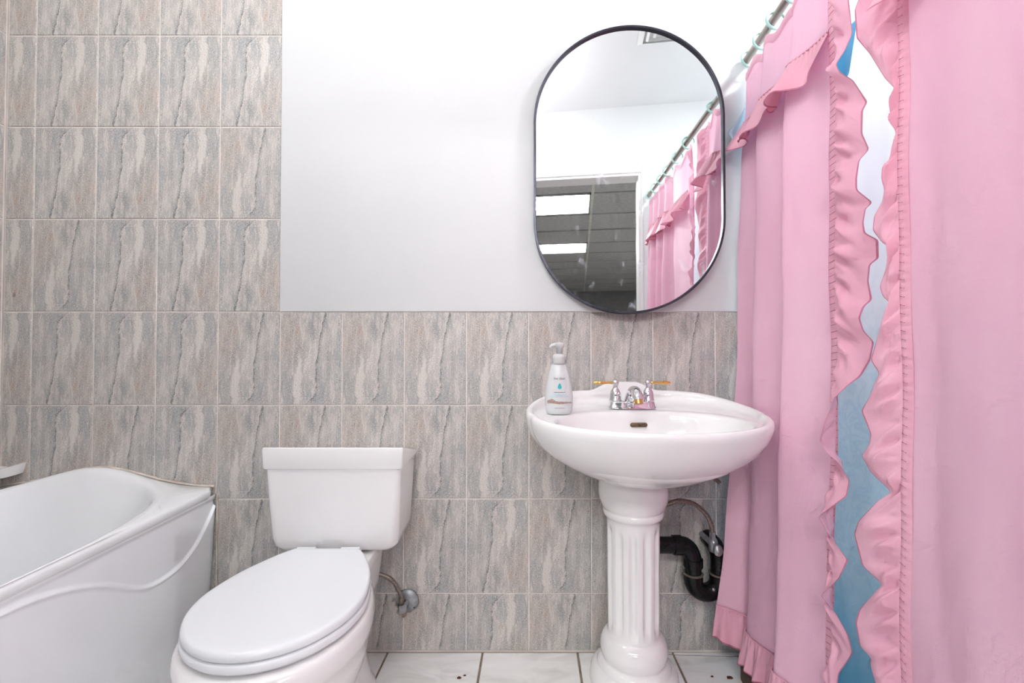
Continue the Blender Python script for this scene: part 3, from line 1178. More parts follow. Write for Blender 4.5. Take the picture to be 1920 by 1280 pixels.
# overflow slot in the rear wall of the bowl
ov = []
for h, k in ((0.0, 1.0), (0.004, 1.0)):
    r = []
    for i in range(24):
        a = 2 * PI * i / 24
        c, s = math.cos(a), math.sin(a)
        r.append((KX + 0.002 + (0.0175 * (1 if c > 0 else -1) + 0.0065 * c), -0.180 - 0.006 * (s * 0.35) - h, 0.752 + 0.0065 * s))
    ov.append(r)
loft('overflow_slot', ov, M['rust'], sink)
lathe('drain', [(0.0, 0.641), (0.026, 0.641), (0.026, 0.6435), (0.02, 0.6445), (0.0, 0.6445)], (KX, -EC, 0), M['chrome'], sink, segs=24)
# column
PCY = -0.138
PCX = KX - 0.004
NF = 12


def flute(r, h, a):
    if 0.155 < h < 0.468:
        e = sstep(h, 0.165, 0.19) * (1 - sstep(h, 0.435, 0.462))
        w = abs(((a + PI / 2) / (2 * PI) * NF) % 1.0 - 0.5) * 2      # 0 in flute centre
        return r - 0.0085 * e * max(0.0, 1 - (w / 0.62) ** 2)
    return r


prof = [(0.085, 0.66), (0.090, 0.62), (0.094, 0.60), (0.098, 0.575), (0.0995, 0.555), (0.0975, 0.535), (0.091, 0.515), (0.0855, 0.507), (0.083, 0.504),
        (0.0855, 0.502), (0.0865, 0.497), (0.086, 0.490), (0.081, 0.484), (0.077, 0.479), (0.0755, 0.472)]
prof += [(lerp(0.0750, 0.0732, k / 24), lerp(0.468, 0.158, k / 24)) for k in range(25)]
prof += [(0.0738, 0.150), (0.078, 0.146), (0.086, 0.139), (0.092, 0.128), (0.0955, 0.112), (0.0945, 0.095), (0.0895, 0.083), (0.0875, 0.079), (0.092, 0.077), (0.100, 0.070),
         (0.104, 0.062), (0.1045, 0.058), (0.108, 0.056), (0.117, 0.050), (0.123, 0.038), (0.125, 0.022), (0.125, 0.008), (0.123, 0.0)]
lathe('pedestal', prof, (PCX, PCY, 0), M['porc'], sink, segs=NF * 18, mod=flute)

# faucet
FY = -0.115
fz = 0.7905
fau = thing('faucet', 'chrome two-handle faucet with brass levers on the sink deck', 'faucet', (KX, FY, fz))
bs = []
for h, kx, ky in ((0.0, 0.070, 0.027), (0.004, 0.070, 0.027), (0.007, 0.067, 0.0245), (0.018, 0.0655, 0.023), (0.021, 0.063, 0.021), (0.022, 0.058, 0.017)):
    r = []
    for i in range(48):
        a = 2 * PI * i / 48
        c, s = math.cos(a), math.sin(a)
        r.append((KX + kx * math.copysign(abs(c) ** 0.4, c), FY + ky * math.copysign(abs(s) ** 0.55, s), fz + h))
    bs.append(r)
loft('base', bs, M['chrome'], fau, sharp=45)
for s in (-1, 1):
    hx = KX + s * 0.0485
    h = lathe('handle', [(0.0185, 0.020), (0.0185, 0.026), (0.0165, 0.029), (0.0160, 0.040), (0.0138, 0.050), (0.0092, 0.058), (0.0070, 0.061), (0.0080, 0.063), (0.0070, 0.066),
                         (0.0095, 0.070), (0.0105, 0.075), (0.0095, 0.080), (0.006, 0.084), (0.001, 0.085)], (hx, FY, fz), M['chrome'], fau, segs=24)
    lp = [(0.008, 0.0048), (0.014, 0.0042), (0.022, 0.0036), (0.034, 0.0042), (0.043, 0.0056), (0.047, 0.0062), (0.050, 0.0045), (0.054, 0.0060), (0.058, 0.0055), (0.061, 0.0035), (0.064, 0.0042), (0.067, 0.001)]
    rg = [[(hx + s * a, FY + r * math.cos(2 * PI * i / 14), fz + 0.0755 + r * math.sin(2 * PI * i / 14)) for i in range(14)] for a, r in lp]
    loft('lever', rg, M['brass'], h)
sp = catmull([(KX, FY + 0.004, fz + 0.014), (KX, FY - 0.004, fz + 0.034), (KX, FY - 0.020, fz + 0.049), (KX, FY - 0.044, fz + 0.051), (KX, FY - 0.064, fz + 0.041), (KX, FY - 0.070, fz + 0.030)], 30)
spout = tube('spout', sp, lambda q: lerp(0.0225, 0.0158, sstep(q, 0, 0.7)), M['chrome'], fau, segs=28)
tube('aerator', [(KX, FY - 0.0695, fz + 0.032), (KX, FY - 0.0725, fz + 0.021)], 0.0128, M['brass'], spout, segs=20)
tube('lift_rod', [(KX, FY + 0.014, fz + 0.02), (KX, FY + 0.014, fz + 0.062)], 0.0025, M['chrome'], fau, segs=10)

# soap bottle
BX, BY, BZ = 0.1300, -0.205, 0.7868
bot = thing('soap_bottle', 'clear-white pump bottle of hand soap with a teal drop on the sink', 'soap bottle', (BX, BY, BZ))
BP = [(0.030, 0.0), (0.0335, 0.002), (0.0365, 0.010), (0.0385, 0.026), (0.0388, 0.045), (0.0375, 0.062), (0.0345, 0.082), (0.0300, 0.103), (0.0250, 0.122), (0.0215, 0.133), (0.0195, 0.137),
      (0.0180, 0.139)]
lathe('body', BP, (BX, BY, BZ), M['bottle'], bot, segs=48, ey=0.62)
lathe('collar', [(0.0165, 0.138), (0.0175, 0.140), (0.0175, 0.153), (0.0180, 0.155), (0.0165, 0.162), (0.013, 0.165), (0.010, 0.166)], (BX, BY, BZ), M['pump'], bot, segs=32)
lathe('pump_stem', [(0.0085, 0.165), (0.0085, 0.182), (0.013, 0.184), (0.0135, 0.192), (0.012, 0.196), (0.004, 0.1975)], (BX + 0.002, BY, BZ), M['pump'], bot, segs=24)
tube('pump_nozzle', catmull([(BX + 0.002, BY, BZ + 0.1905), (BX - 0.010, BY - 0.002, BZ + 0.1915), (BX - 0.021, BY - 0.003, BZ + 0.188), (BX - 0.024, BY - 0.003, BZ + 0.183)], 14),
     lambda q: lerp(0.0062, 0.0035, q), M['pump'], bot, segs=12)


def bottle_r(h):
    return interp(h, [(b, a) for a, b in BP])


def on_bottle(dx, h, lift=0.0006):
    """point on the front of the bottle at sideways offset dx and height h"""
    r = bottle_r(h)
    q = max(-0.97, min(0.97, dx / r))
    return (BX + dx, BY - 0.62 * r * math.sqrt(1 - q * q) - lift, BZ + h)


def text_print(body, size, h, mat, dx=0.0, name='printed_text', squash=1.0):
    cu = bpy.data.curves.new('print', 'FONT')
    cu.body = body
    cu.size = size
    cu.align_x = 'CENTER'
    cu.resolution_u = 2
    tmp = bpy.data.objects.new('print', cu)
    COL.objects.link(tmp)
    dg = bpy.context.evaluated_depsgraph_get()
    me = bpy.data.meshes.new_from_object(tmp.evaluated_get(dg))
    vs = [on_bottle(p.co.x * squash + dx, h + p.co.y) for p in me.vertices]
    fs = [tuple(p.vertices) for p in me.polygons]
    bpy.data.objects.remove(tmp, do_unlink=True)
    bpy.data.curves.remove(cu)
    bpy.data.meshes.remove(me)
    return mesh(name, vs, fs, mat, bot, smooth=False)


text_print('live clean', 0.0100, 0.0955, M['ink'], squash=0.85)


def print_line(h, half, th, mat, seed):
    rnd = random.Random(seed)
    v, f = [], []
    x = -half
    while x < half:
        w = rnd.uniform(0.0012, 0.0034)
        q = len(v)
        v += [on_bottle(x, h), on_bottle(min(x + w, half), h), on_bottle(min(x + w, half), h + th), on_bottle(x, h + th)]
        f.append((q, q + 1, q + 2, q + 3))
        x += w + 0.0006
    mesh('printed_line', v, f, mat, bot, smooth=False)


print_line(0.0605, 0.0150, 0.0014, M['ink'], 1)
print_line(0.0550, 0.0190, 0.0022, M['paleblue'], 2)
print_line(0.0490, 0.0270, 0.0022, M['paleblue'], 3)
print_line(0.0180, 0.0140, 0.0011, M['ink'], 4)
dv_, df_ = [], []
for i in range(25):
    a = 2 * PI * i / 24
    rr = 0.0055
    x = rr * math.sin(a) * (1 if math.cos(a) < 0 else (1 - 0.45 * math.cos(a)))
    y = -rr * 0.2 + (rr * -1 * -math.cos(a) * (1.9 if math.cos(a) > 0 else 1.0))
    dv_.append(on_bottle(x, 0.0765 + y, 0.0007))
dv_.append(on_bottle(0, 0.0765, 0.0009))
df_ = [(i, i + 1, 25) for i in range(24)]
mesh('printed_drop', dv_, df_, M['teal'], bot, smooth=False)
# brown driftwood band of the label
bv_ = []
for i in range(30):
    q = i / 29
    dx = lerp(-0.033, 0.034, q)
    top = 0.0375 + 0.006 * math.exp(-((q - 0.18) / 0.12) ** 2) - 0.003 * q
    bv_ += [on_bottle(dx, 0.0300 + 0.001 * math.sin(q * 9)), on_bottle(dx, top)]
mesh('printed_band', bv_, [(2 * i, 2 * i + 2, 2 * i + 3, 2 * i + 1) for i in range(29)], M['brownink'], bot, smooth=False)

# drain pipe below the sink
pz = 0.350
PY = -0.055
dp = thing('drain_pipe', 'black plastic P-trap drain pipe beside the sink pedestal', 'drain pipe', (0.56, PY, pz))
tube('pipe', [(0.44, PY, pz + 0.0114), (0.510, PY, pz + 0.0114)], 0.0249, M['abs'], dp, segs=24)
tube('coupling', [(0.4976, PY, pz + 0.0114), (0.5224, PY, pz + 0.0114)], 0.0295, M['abs'], dp, segs=24)
tube('elbow', catmull([(0.518, PY, pz + 0.0114), (0.534, PY, pz + 0.009), (0.549, PY, pz - 0.006), (0.5577, PY, pz - 0.031), (0.5587, PY, pz - 0.057)], 24), 0.0264, M['abs'], dp, segs=24)
tube('coupling', [(0.5587, PY, pz - 0.029), (0.5587, PY, pz - 0.052)], 0.0295, M['abs'], dp, segs=24)
tube('pipe', [(0.5587, PY, pz - 0.05), (0.5587, PY, pz - 0.10)], 0.0244, M['abs'], dp, segs=24)
tube('joint_ring', [(0.5587, PY, pz - 0.0726), (0.5587, PY, pz - 0.0772)], 0.0300, M['primer'], dp, segs=24)
tube('coupling', [(0.5587, PY, pz - 0.0767), (0.5587, PY, pz - 0.0933)], 0.0290, M['abs'], dp, segs=24)
ub = [(0.5587, PY, pz - 0.085)]
for k in range(15):
    a = PI + PI * k / 14
    ub.append((0.5982 + 0.0395 * math.cos(a), PY, pz - 0.0954 + 0.0373 * math.sin(a)))
ub.append((0.6377, PY, pz - 0.083))
tube('u_bend', ub, 0.0272, M['abs'], dp, segs=24)
tube('joint_ring', [(0.6377, PY, pz - 0.0726), (0.6377, PY, pz - 0.0772)], 0.0295, M['primer'], dp, segs=24)
tube('pipe', catmull([(0.6377, PY, pz - 0.083), (0.6377, PY, pz - 0.031), (0.634, PY + 0.008, pz + 0.0), (0.628, -0.03, pz + 0.012), (0.626, -0.001, pz + 0.014)], 24), 0.0244, M['abs'], dp, segs=24)
# faucet supply
fs_ = thing('sink_supply_line', 'grey braided hose arching from a shutoff valve behind the sink pedestal', 'supply hose', (0.61, -0.06, 0.39))
tube('hose', catmull([(0.606, -0.085, 0.412), (0.602, -0.085, 0.436), (0.586, -0.085, 0.468), (0.55, -0.085, 0.497), (0.505, -0.085, 0.507), (0.46, -0.085, 0.494), (0.42, -0.08, 0.50), (0.40, -0.07, 0.56),
                      (0.385, -0.06, 0.60)], 60), 0.0070, M['braid'], fs_, segs=12)
tube('hose', catmull([(0.64, -0.06, 0.555), (0.61, -0.06, 0.578), (0.57, -0.06, 0.588), (0.52, -0.06, 0.592), (0.46, -0.06, 0.60)], 40), 0.0070, M['braid'], fs_, segs=12)
lathe('nut', [(0.0, -0.012), (0.0095, -0.012), (0.0095, 0.012), (0.0, 0.012)], (0.606, -0.085, 0.402), M['galv'], fs_, segs=6, sharp=30)
o = lathe('valve', [(0.0, -0.02), (0.010, -0.02), (0.0135, -0.008), (0.0135, 0.008), (0.010, 0.02), (0.0, 0.02)], (0.608, -0.085, 0.374), M['galv'], fs_, segs=20)
tube('valve_stub', [(0.608, -0.09, 0.374), (0.608, -0.002, 0.374)], 0.0085, M['galv'], fs_, segs=14)
lathe('valve_handle', [(0.0, -0.006), (0.016, -0.006), (0.0175, 0.0), (0.016, 0.006), (0.0, 0.006)], (0.612, -0.108, 0.368), M['galv'], fs_, segs=20, axis='Y', ex=0.75)

# ------------------------------------------------------------------ mirror
MX, MZ, MHW, MHH = 0.3675, 1.5325, 0.2965, 0.4565
mir = thing('wall_mirror', 'pill-shaped wall mirror with thin dark metal frame above the sink', 'mirror', (MX - MHW, -0.004, MZ))


def pill(r, y, n=48):
    st = MHH - MHW
    out = []
    for i in range(n + 1):
        a = PI * i / n
        out.append((MX + r * math.cos(a), y, MZ + st + r * math.sin(a)))
    for i in range(n + 1):
        a = PI + PI * i / n
        out.append((MX + r * math.cos(a), y, MZ - st + r * math.sin(a)))
    return out


fr = [pill(MHW, -0.005), pill(MHW, -0.0275), pill(MHW - 0.001, -0.029), pill(MHW - 0.0065, -0.029), pill(MHW - 0.0075, -0.028), pill(MHW - 0.0075, -0.012)]
loft('frame', fr, M['frame'], mir, cap0=True, cap1=False, sharp=40)
loft('glass', [pill(MHW - 0.0078, -0.0165), pill(MHW - 0.0078, -0.0205)], M['mirror'], mir, sharp=40)
mir.rotation_euler = (0, 0, -math.radians(4.2))

# ------------------------------------------------------------------ shower curtain rod, rings
ROD_Z = 1.905


def rod_x(zd):
    return 0.764 - 0.09 * zd


tag(tube('curtain_rod', [(rod_x(0.004), -0.004, ROD_Z), (rod_x(1.445), -1.445, ROD_Z)], 0.0125, M['rod'], None, segs=20, origin=(rod_x(0.7), -0.7, ROD_Z)),
    'bronze tension rod carrying the pink shower curtains', 'curtain rod')


def ring_at(zd, label):
    c = Vector((rod_x(zd), -zd, ROD_Z - 0.011))
    R = 0.0265
    tilt = random.uniform(-0.25, 0.25)
    path = []
    for i in range(33):
        a = 2 * PI * i / 32 + 0.4
        path.append(c + Vector((R * math.sin(a), R * math.cos(a) * math.sin(tilt), R * math.cos(a) * math.cos(tilt))))
    o = tube('curtain_ring', path, 0.0042, M['mint'], None, segs=10, caps=True, origin=c)
    tag(o, label, 'curtain ring', 'mint curtain rings on the rod')


# ------------------------------------------------------------------ curtains
def W_(px, zd):
    """sideways position of a fold crest seen at picture column px and distance zd from the wall"""
    return (px - 960.0) * (CAM_D - zd) / FOCAL


# fold crests: (x at mid height, zd, shift at top, shift at bottom)
FAR = [(W_(1383, .035), .035, .030, -.112), (W_(1401, .070), .070, .020, -.078), (W_(1428, .125), .125, .010, -.035), (W_(1420, .150), .150, .020, -.028), (W_(1413, .172), .172, .030, -.026),
       (W_(1438, .225), .225, .022, -.030), (W_(1478, .285), .285, .012, -.034), (W_(1476, .308), .308, .014, -.032), (W_(1465, .330), .330, .024, -.030), (W_(1490, .365), .365, .020, -.030),
       (W_(1527, .410), .410, .012, -.026), (W_(1563, .455), .455, .004, -.024)]
NEAR = [(W_(1704, .655), .655, .004, -.012), (.7060, .700, .0, -.020), (.7000, .745, .004, -.030), (.6930, .800, .002, -.035), (.6880, .860, .0, -.040), (.682, .92, .0, -.045), (.690, .965, .0, -.03), (.705, .99, .0, -.02),
        (.685, 1.015, .0, -.03), (.640, 1.04, .02, -.05), (.648, 1.075, .02, -.05), (.685, 1.11, .0, -.03), (.675, 1.13, .0, -.03), (.625, 1.15, .02, -.05), (.640, 1.19, .02, -.04), (.680, 1.225, .0, -.03),
        (.665, 1.245, .0, -.03), (.612, 1.27, .02, -.05), (.622, 1.31, .02, -.05), (.66, 1.345, .0, -.03), (.615, 1.375, .01, -.04)]
TOP_Z, HEM_Z = 1.868, 0.165


class Cloth:
    def __init__(self, pts, n, drape=lambda L, z: 0.0):
        self.drape = drape
        self.swing = 0.0
        self.P = catmull([(x, zd, 0) for x, zd, a, b in pts], n)
        self.T = catmull([(a, b, 0) for x, zd, a, b in pts], n)
        self.n = n
        L = [0.0]
        for p, q in zip(self.P, self.P[1:]):
            L.append(L[-1] + (q - p).length)
        self.L = L

    def at(self, i, z):
        x, zd = self.P[i].x, self.P[i].y
        top, bot = self.T[i].x, self.T[i].y
        if z > 1.0:
            q = (z - 1.0) / 0.86
            dx = top * q * (0.4 + 0.6 * q)
        else:
            q = (1.0 - z) / 0.9
            dx = bot * q ** 1.2
        # gathered towards the rod at the very top
        g = sstep(z, 1.55, 1.87)
        x2 = x + dx
        x2 = lerp(x2, lerp(x2, rod_x(zd), 0.45), g)
        x2 += self.drape(self.L[i], z) + 0.0022 * math.sin(9 * z + 14 * self.L[i]) + 0.0012 * math.sin(23 * z - 31 * self.L[i])
        if self.swing and z < 1.0:
            zd += self.swing * sstep(z, 1.0, 0.3) * (1 - sstep(self.P[i].y, 0.035, 0.17))
        return Vector((x2, -zd, z))

    def lift(self, i):
        return 0.030 * (1 - sstep(self.P[i].y, 0.035, 0.17)) if self.swing else 0.0

    def normal(self, i, z):
        a = self.at(max(0, i - 1), z)
        b = self.at(min(self.n - 1, i + 1), z)
        d = b - a
        nrm = Vector((d.y, -d.x, 0)).normalized()     # towards the room for a cloth running towards the viewer
        return nrm


def curtain(name, label, pts, n, origin, sag, drape=lambda L, z: 0.0):
    cl = Cloth(pts, n, drape)
    if pts is FAR:
        cl.swing = 0.055
    root = thing(name, label, 'shower curtain', origin, 'pink ruffled curtains')
    nz = 70
    v = []
    for j in range(nz):
        for i in range(n):
            q = j / (nz - 1)
            top = TOP_Z - sag(cl.L[i])
            z = lerp(top, HEM_Z + cl.lift(i), q)
            v.append(cl.at(i, z))
    mesh('panel', v, grid_faces(n, nz), M['pink'], root)
    # header seam
    v = []
    for j, (dz, off) in enumerate(((0.0, 0.0015), (-0.012, 0.0035), (-0.02, 0.003), (-0.026, 0.001))):
        for i in range(n):
            z = TOP_Z - sag(cl.L[i]) + dz
            v.append(cl.at(i, z) + cl.normal(i, z) * off)
    mesh('header', v, grid_faces(n, 4), M['pink'], root)

    def frill(nm, z0, drop, lam, amp, flare, seed):
        rnd = random.Random(seed)
        ph = rnd.uniform(0, 6)
        m = 4 * n
        nt = 12
        v, uv = [], []
        for j in range(nt):
            t = j / (nt - 1)
            for k in range(m):
                s = k / (m - 1) * (n - 1)
                i = int(min(s, n - 2))
                fr = s - i
                L = lerp(cl.L[i], cl.L[i + 1], fr)
                zz = z0 + (cl.lift(i) if nm == 'hem_ruffle' else 0.0) - drop * t * (1 + 0.06 * math.sin(2 * PI * L / (lam * 1.7) + ph))
                base = cl.at(i, zz).lerp(cl.at(i + 1, zz), fr)
                nn = (cl.normal(i, zz) * (1 - fr) + cl.normal(i + 1, zz) * fr).normalized()
                wv = math.sin(2 * PI * L / lam + ph + 0.8 * math.sin(2 * PI * L / (lam * 2.7)))
                gather = 0.0022 * math.sin(2 * PI * L / 0.013) * math.exp(-t * 4)
                off = 0.004 + gather + flare * t ** 1.1 + amp * wv * t ** 0.9
                v.append(base + nn * max(0.002, off))
                uv.append((L * 5, t))
        mesh(nm, v, grid_faces(m, nt), M['pinkr'], root, uvs=uv)
        # gathering seam
        path = []
        for k in range(0, m, 2):
            s = k / (m - 1) * (n - 1)
            i = int(min(s, n - 2))
            fr = s - i
            zs = z0 + (cl.lift(i) if nm == 'hem_ruffle' else 0.0)
            base = cl.at(i, zs).lerp(cl.at(i + 1, zs), fr)
            nn = (cl.normal(i, z0) * (1 - fr) + cl.normal(i + 1, z0) * fr).normalized()
            L = lerp(cl.L[i], cl.L[i + 1], fr)
            path.append(base + nn * (0.0045 + 0.0008 * math.sin(2 * PI * L / 0.011)))
        tube(nm + '_seam', path, 0.0022, M['pinkr'], root, segs=6)
    frill('valance_ruffle', 1.684, 0.095, 0.125, 0.020, 0.042, 3)
    frill('hem_ruffle', HEM_Z + 0.004, 0.094, 0.034, 0.0075, 0.014, 5)
    return root, cl


far_curtain, cf = curtain('shower_curtain', 'pink satin curtain panel hanging nearest the sink, folds against the wall', FAR, 90, (0.72, -0.25, 0),
                          lambda L: 0.012 + 0.012 * math.cos(2 * PI * L / 0.11))
near_curtain, cn = curtain('shower_curtain', 'smooth pink satin curtain panel filling the right edge of the picture', NEAR, 150, (0.68, -1.0, 0),
                           lambda L: 0.012 + 0.012 * math.cos(2 * PI * L / 0.16),
                           lambda L, z: (0.006 * math.exp(-((L - 0.05 - 0.10 * sstep(z, 0.75, 0.1)) / 0.03) ** 2) * (1 - sstep(z, 1.2, 1.6))
                                         - 0.006 * math.exp(-((L - 0.13 - 0.09 * sstep(z, 0.75, 0.1)) / 0.05) ** 2) * sstep(z, 1.1, 0.5)))


def ZP(py, zd):
    """height seen at picture row py at distance zd from the wall"""
    return CAM_H + math.tan(math.atan((640.0 - py) / FOCAL) + PITCH) * (CAM_D - zd)


def side_ruffle(root, base, direction, edge, z0, z1, seam_w, seed):
    """gathered strip along a vertical panel edge; base(z): seam point, edge(z): free edge point"""
    nz, nt = 520, 16
    v, uv = [], []
    for j in range(nz):
        z = lerp(z0, z1, j / (nz - 1))
        p = base(z)
        A = Vector((p.x - 0.0062, p.y - direction * seam_w * 0.8, z))
        E = edge(z)
        for k in range(nt):
            t = k / (nt - 1)
            q = A.lerp(E, t)
            bulge = (0.008 + 0.007 * math.sin(2 * PI * z / 0.13 + seed)) * math.sin(PI * t)
            g = 0.0020 * math.sin(2 * PI * z / 0.0155) * math.exp(-t * 6)
            g += 0.0075 * math.sin(2 * PI * (z + 0.05 * t) / 0.047 + seed + 1.5 * math.sin(9 * z)) * math.exp(-((t - 0.30) / 0.24) ** 2)
            g += 0.0045 * math.sin(2 * PI * (z + 0.06 * t) / 0.029 + 2 * seed) * math.exp(-((t - 0.22) / 0.16) ** 2)
            g *= sstep(t, 0.0, 0.15)
            v.append((q.x - bulge - g, q.y, z - 0.012 * t))
            uv.append((z * 4, t))
    mesh('side_ruffle', v, grid_faces(nt, nz), M['pinkr'], root, uvs=uv)
    # gathered band
    v = []
    nb = 5
    for j in range(nz * 2):
        z = lerp(z0, z1, j / (nz * 2 - 1))
        p = base(z)
        for k in range(nb):
            t = k / (nb - 1)
            b = 0.0016 * abs(math.sin(PI * z / 0.0155)) * math.sin(PI * t)
            v.append((p.x - 0.0015 - 0.0035 * min(1.0, 2 * t) - b, p.y - direction * (seam_w * t - 0.008 * (1 - t)), z))
    mesh('gathered_band', v, grid_faces(nb, nz * 2), M['pinkr'], root, uvs=[(0, 0.5)] * len(v))
    # stitches: fine thread rungs across the band
    v, f = [], []
    z = z0 - 0.01
    while z > z1 + 0.01:
        p = base(z)
        a = Vector((p.x - 0.0060, p.y, z))
        b = Vector((p.x - 0.0060, p.y - direction * seam_w, z + 0.003))
        q = len(v)
        for e in (a, b):
            v += [e + Vector((0, 0, 0.0005)), e - Vector((0, 0, 0.0005)), e + Vector((-0.0007, 0, 0))]
        f += [(q, q + 3, q + 5, q + 2), (q + 1, q + 2, q + 5, q + 4), (q, q + 1, q + 4, q + 3)]
        z -= 0.0155
    st = mesh('stitching', v, f, M['thread'], root, smooth=False)
    st['kind'] = 'stuff'


# free edges of the two ruffles, read as (row, column) and placed at their own depth
FAR_EDGE = [(-80, 1606), (0, 1600), (62, 1606), (94, 1592), (120, 1574), (135, 1581), (150, 1606), (191, 1633), (206, 1624), (250, 1622), (280, 1635), (300, 1616), (334, 1611), (356, 1611),
            (380, 1641), (390, 1627), (417, 1622), (437, 1625), (449, 1650), (486, 1650), (494, 1634), (527, 1630), (562, 1637), (574, 1622), (596, 1613), (620, 1620), (641, 1639), (675, 1632),
            (705, 1614), (722, 1590), (747, 1562), (790, 1546), (828, 1535), (850, 1548), (870, 1572), (900, 1590), (930, 1585), (968, 1530), (1000, 1548), (1050, 1586), (1085, 1568),
            (1116, 1533), (1150, 1562), (1190, 1584), (1225, 1592), (1262, 1566), (1300, 1560), (1360, 1590), (1420, 1560), (1500, 1580)]
NEAR_EDGE = [(-330, 1640), (-250, 1618), (-180, 1660), (-110, 1670), (-60, 1640), (19, 1610), (72, 1613), (100, 1637), (147, 1666), (173, 1691), (185, 1694), (225, 1683), (250, 1688), (281, 1679),
             (344, 1663), (359, 1666), (384, 1654), (405, 1642), (431, 1639), (455, 1656), (468, 1680), (478, 1678), (503, 1663), (537, 1651), (555, 1656), (573, 1675), (585, 1667), (620, 1649),
             (675, 1632), (700, 1648), (712, 1642), (744, 1629), (770, 1613), (792, 1622), (813, 1630), (833, 1627), (854, 1613), (885, 1629), (922, 1668), (940, 1640), (977, 1605), (1001, 1597),
             (1060, 1611), (1095, 1648), (1112, 1632), (1142, 1605), (1167, 1597), (1215, 1606), (1226, 1624), (1250, 1625), (1290, 1636), (1340, 1606), (1420, 1620), (1500, 1606), (1640, 1620)]


def edge_fn(table, depth):
    rows = []
    for py, px in table:
        zd = depth(px)
        rows.append((ZP(py, zd) + 0.012, W_(px, zd), zd))
    rows.sort()
    xs = [(a, b) for a, b, c in rows]
    zs = [(a, c) for a, b, c in rows]

    def f(z):
        return Vector((interp(z, xs), -interp(z, zs), z))
    return f


def smooth_edge(f, r=0.004):
    return lambda z: (f(z - r) + f(z) * 2 + f(z + r)) / 4


side_ruffle(far_curtain, lambda z: cf.at(cf.n - 1, z), 1, smooth_edge(edge_fn(FAR_EDGE, lambda px: 0.492 + (px - 1530) / 120 * 0.088)), 1.85, 0.10, 0.021, 0.7)
side_ruffle(near_curtain, lambda z: cn.at(0, z), -1, smooth_edge(edge_fn(NEAR_EDGE, lambda px: 0.650 - (1700 - px) / 100 * 0.075)), 1.86, 0.10, 0.012, 2.1)

for k, zd in enumerate((0.030, 0.115, 0.20, 0.30, 0.40)):
    ring_at(zd, ['mint green curtain ring at the wall end of the rod', 'mint green curtain ring second from the wall end of the rod',
                 'mint green curtain ring third from the wall end of the rod', 'mint green curtain ring fourth from the wall end of the rod',
                 'mint green curtain ring fifth from the wall end of the rod'][k])
for k, zd in enumerate((0.70, 0.86, 1.02, 1.14, 1.27, 1.39)):
    ring_at(zd, 'mint green ring of the near curtain panel, %s from the gap' % ['first', 'second', 'third', 'fourth', 'fifth', 'last'][k])

# blue liner behind
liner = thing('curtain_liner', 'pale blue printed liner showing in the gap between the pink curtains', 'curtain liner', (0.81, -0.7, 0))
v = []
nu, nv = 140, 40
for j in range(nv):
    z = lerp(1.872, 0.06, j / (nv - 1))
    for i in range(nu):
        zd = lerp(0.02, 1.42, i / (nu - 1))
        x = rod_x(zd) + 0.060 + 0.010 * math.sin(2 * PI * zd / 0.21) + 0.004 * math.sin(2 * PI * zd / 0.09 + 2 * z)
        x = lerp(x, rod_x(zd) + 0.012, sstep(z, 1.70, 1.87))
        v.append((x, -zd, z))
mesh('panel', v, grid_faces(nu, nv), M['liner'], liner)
v, uv = [], []
nu, nt = 160, 8
for j in range(nt):
    t = j / (nt - 1)
    for i in range(nu):
        zd = lerp(0.02, 0.475, i / (nu - 1))
        x = rod_x(zd) + 0.044 - 0.012 * t - 0.010 * t * math.sin(2 * PI * zd / 0.075)
        v.append((x, -zd, 1.70 - (0.125 + 0.012 * math.sin(2 * PI * zd / 0.05)) * t))
        uv.append((zd, t * 0.9))
mesh('valance', v, grid_faces(nu, nt), M['turq'], liner, uvs=uv)
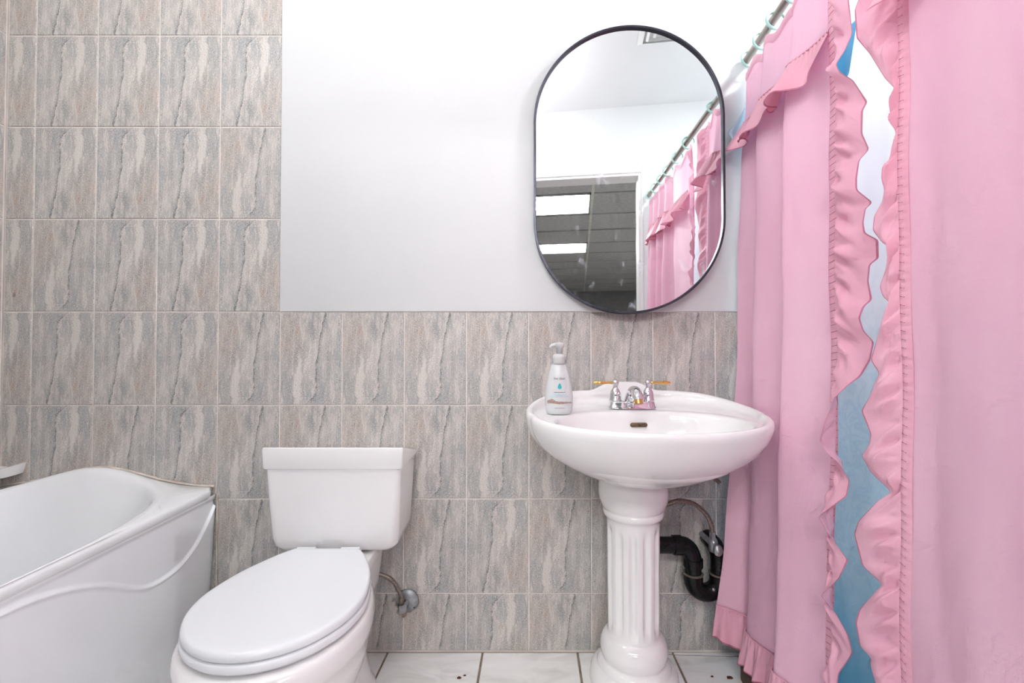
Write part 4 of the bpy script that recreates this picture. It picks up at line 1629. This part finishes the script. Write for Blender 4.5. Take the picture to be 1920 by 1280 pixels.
# end of the liner's ruffle poking out by the wall
v, uv = [], []
nu, nt = 30, 16
for j in range(nt):
    t = j / (nt - 1)
    for i in range(nu):
        q = i / (nu - 1)
        z = lerp(1.80, 1.600, q)
        reach = 0.012 + 0.050 * sstep(q, 0.25, 0.85) * (1 - 0.25 * sstep(q, 0.86, 1.0))
        fold = 0.007 * math.sin(7 * t + 2.0 * q) * sstep(q, 0.2, 0.8)
        v.append((0.757 - reach * t - 0.012 * q, -0.016 - 0.02 * t - fold, z + 0.030 * t * sstep(q, 0.6, 1.0)))
        uv.append((q, t * 0.985))
mesh('ruffle_end', v, grid_faces(nu, nt), M['bluer'], liner, uvs=uv)

# dark wooden block under the hem
wb = box('wooden_block', 0.665, 0.78, -0.50, -0.125, 0.0005, 0.060, M['wood'], None, bevel=0.006, origin=(0.75, -0.33, 0))
tag(wb, 'dark brown wooden block peeking out under the pink curtain hem', 'block')

# crumbs on the floor
for k, (x, zd, s, lab) in enumerate(((-0.155, 0.118, 0.0042, 'rust brown crumb on the floor tile left of the sink pedestal'),
                                     (-0.140, 0.108, 0.0030, 'smaller pale brown crumb on the floor tile left of the pedestal'),
                                     (0.640, 0.118, 0.0060, 'dark dry leaf bit on the floor beside the curtain hem'),
                                     (0.475, 0.062, 0.0035, 'brown crumb on the floor right of the sink pedestal'),
                                     (0.59, 0.112, 0.0030, 'small brown crumb between pedestal and curtain'))):
    rnd = random.Random(k)
    pts = []
    for a in range(7):
        for h in (0.0, 1.0):
            r = s * rnd.uniform(0.6, 1.3)
            pts.append((x + r * math.cos(a * 0.9) * 1.4, -zd + r * math.sin(a * 0.9), 0.0003 + h * s * rnd.uniform(0.3, 0.6)))
    bm = bmesh.new()
    for p in pts:
        bm.verts.new(Vector(p) - Vector((x, -zd, 0)))
    bmesh.ops.convex_hull(bm, input=bm.verts[:])
    me = bpy.data.meshes.new('crumb')
    bm.to_mesh(me)
    bm.free()
    me.materials.append(M['crumb'])
    o = bpy.data.objects.new('crumb', me)
    o.location = (x, -zd, 0)
    COL.objects.link(o)
    tag(o, lab, 'crumb', 'crumbs on the floor')
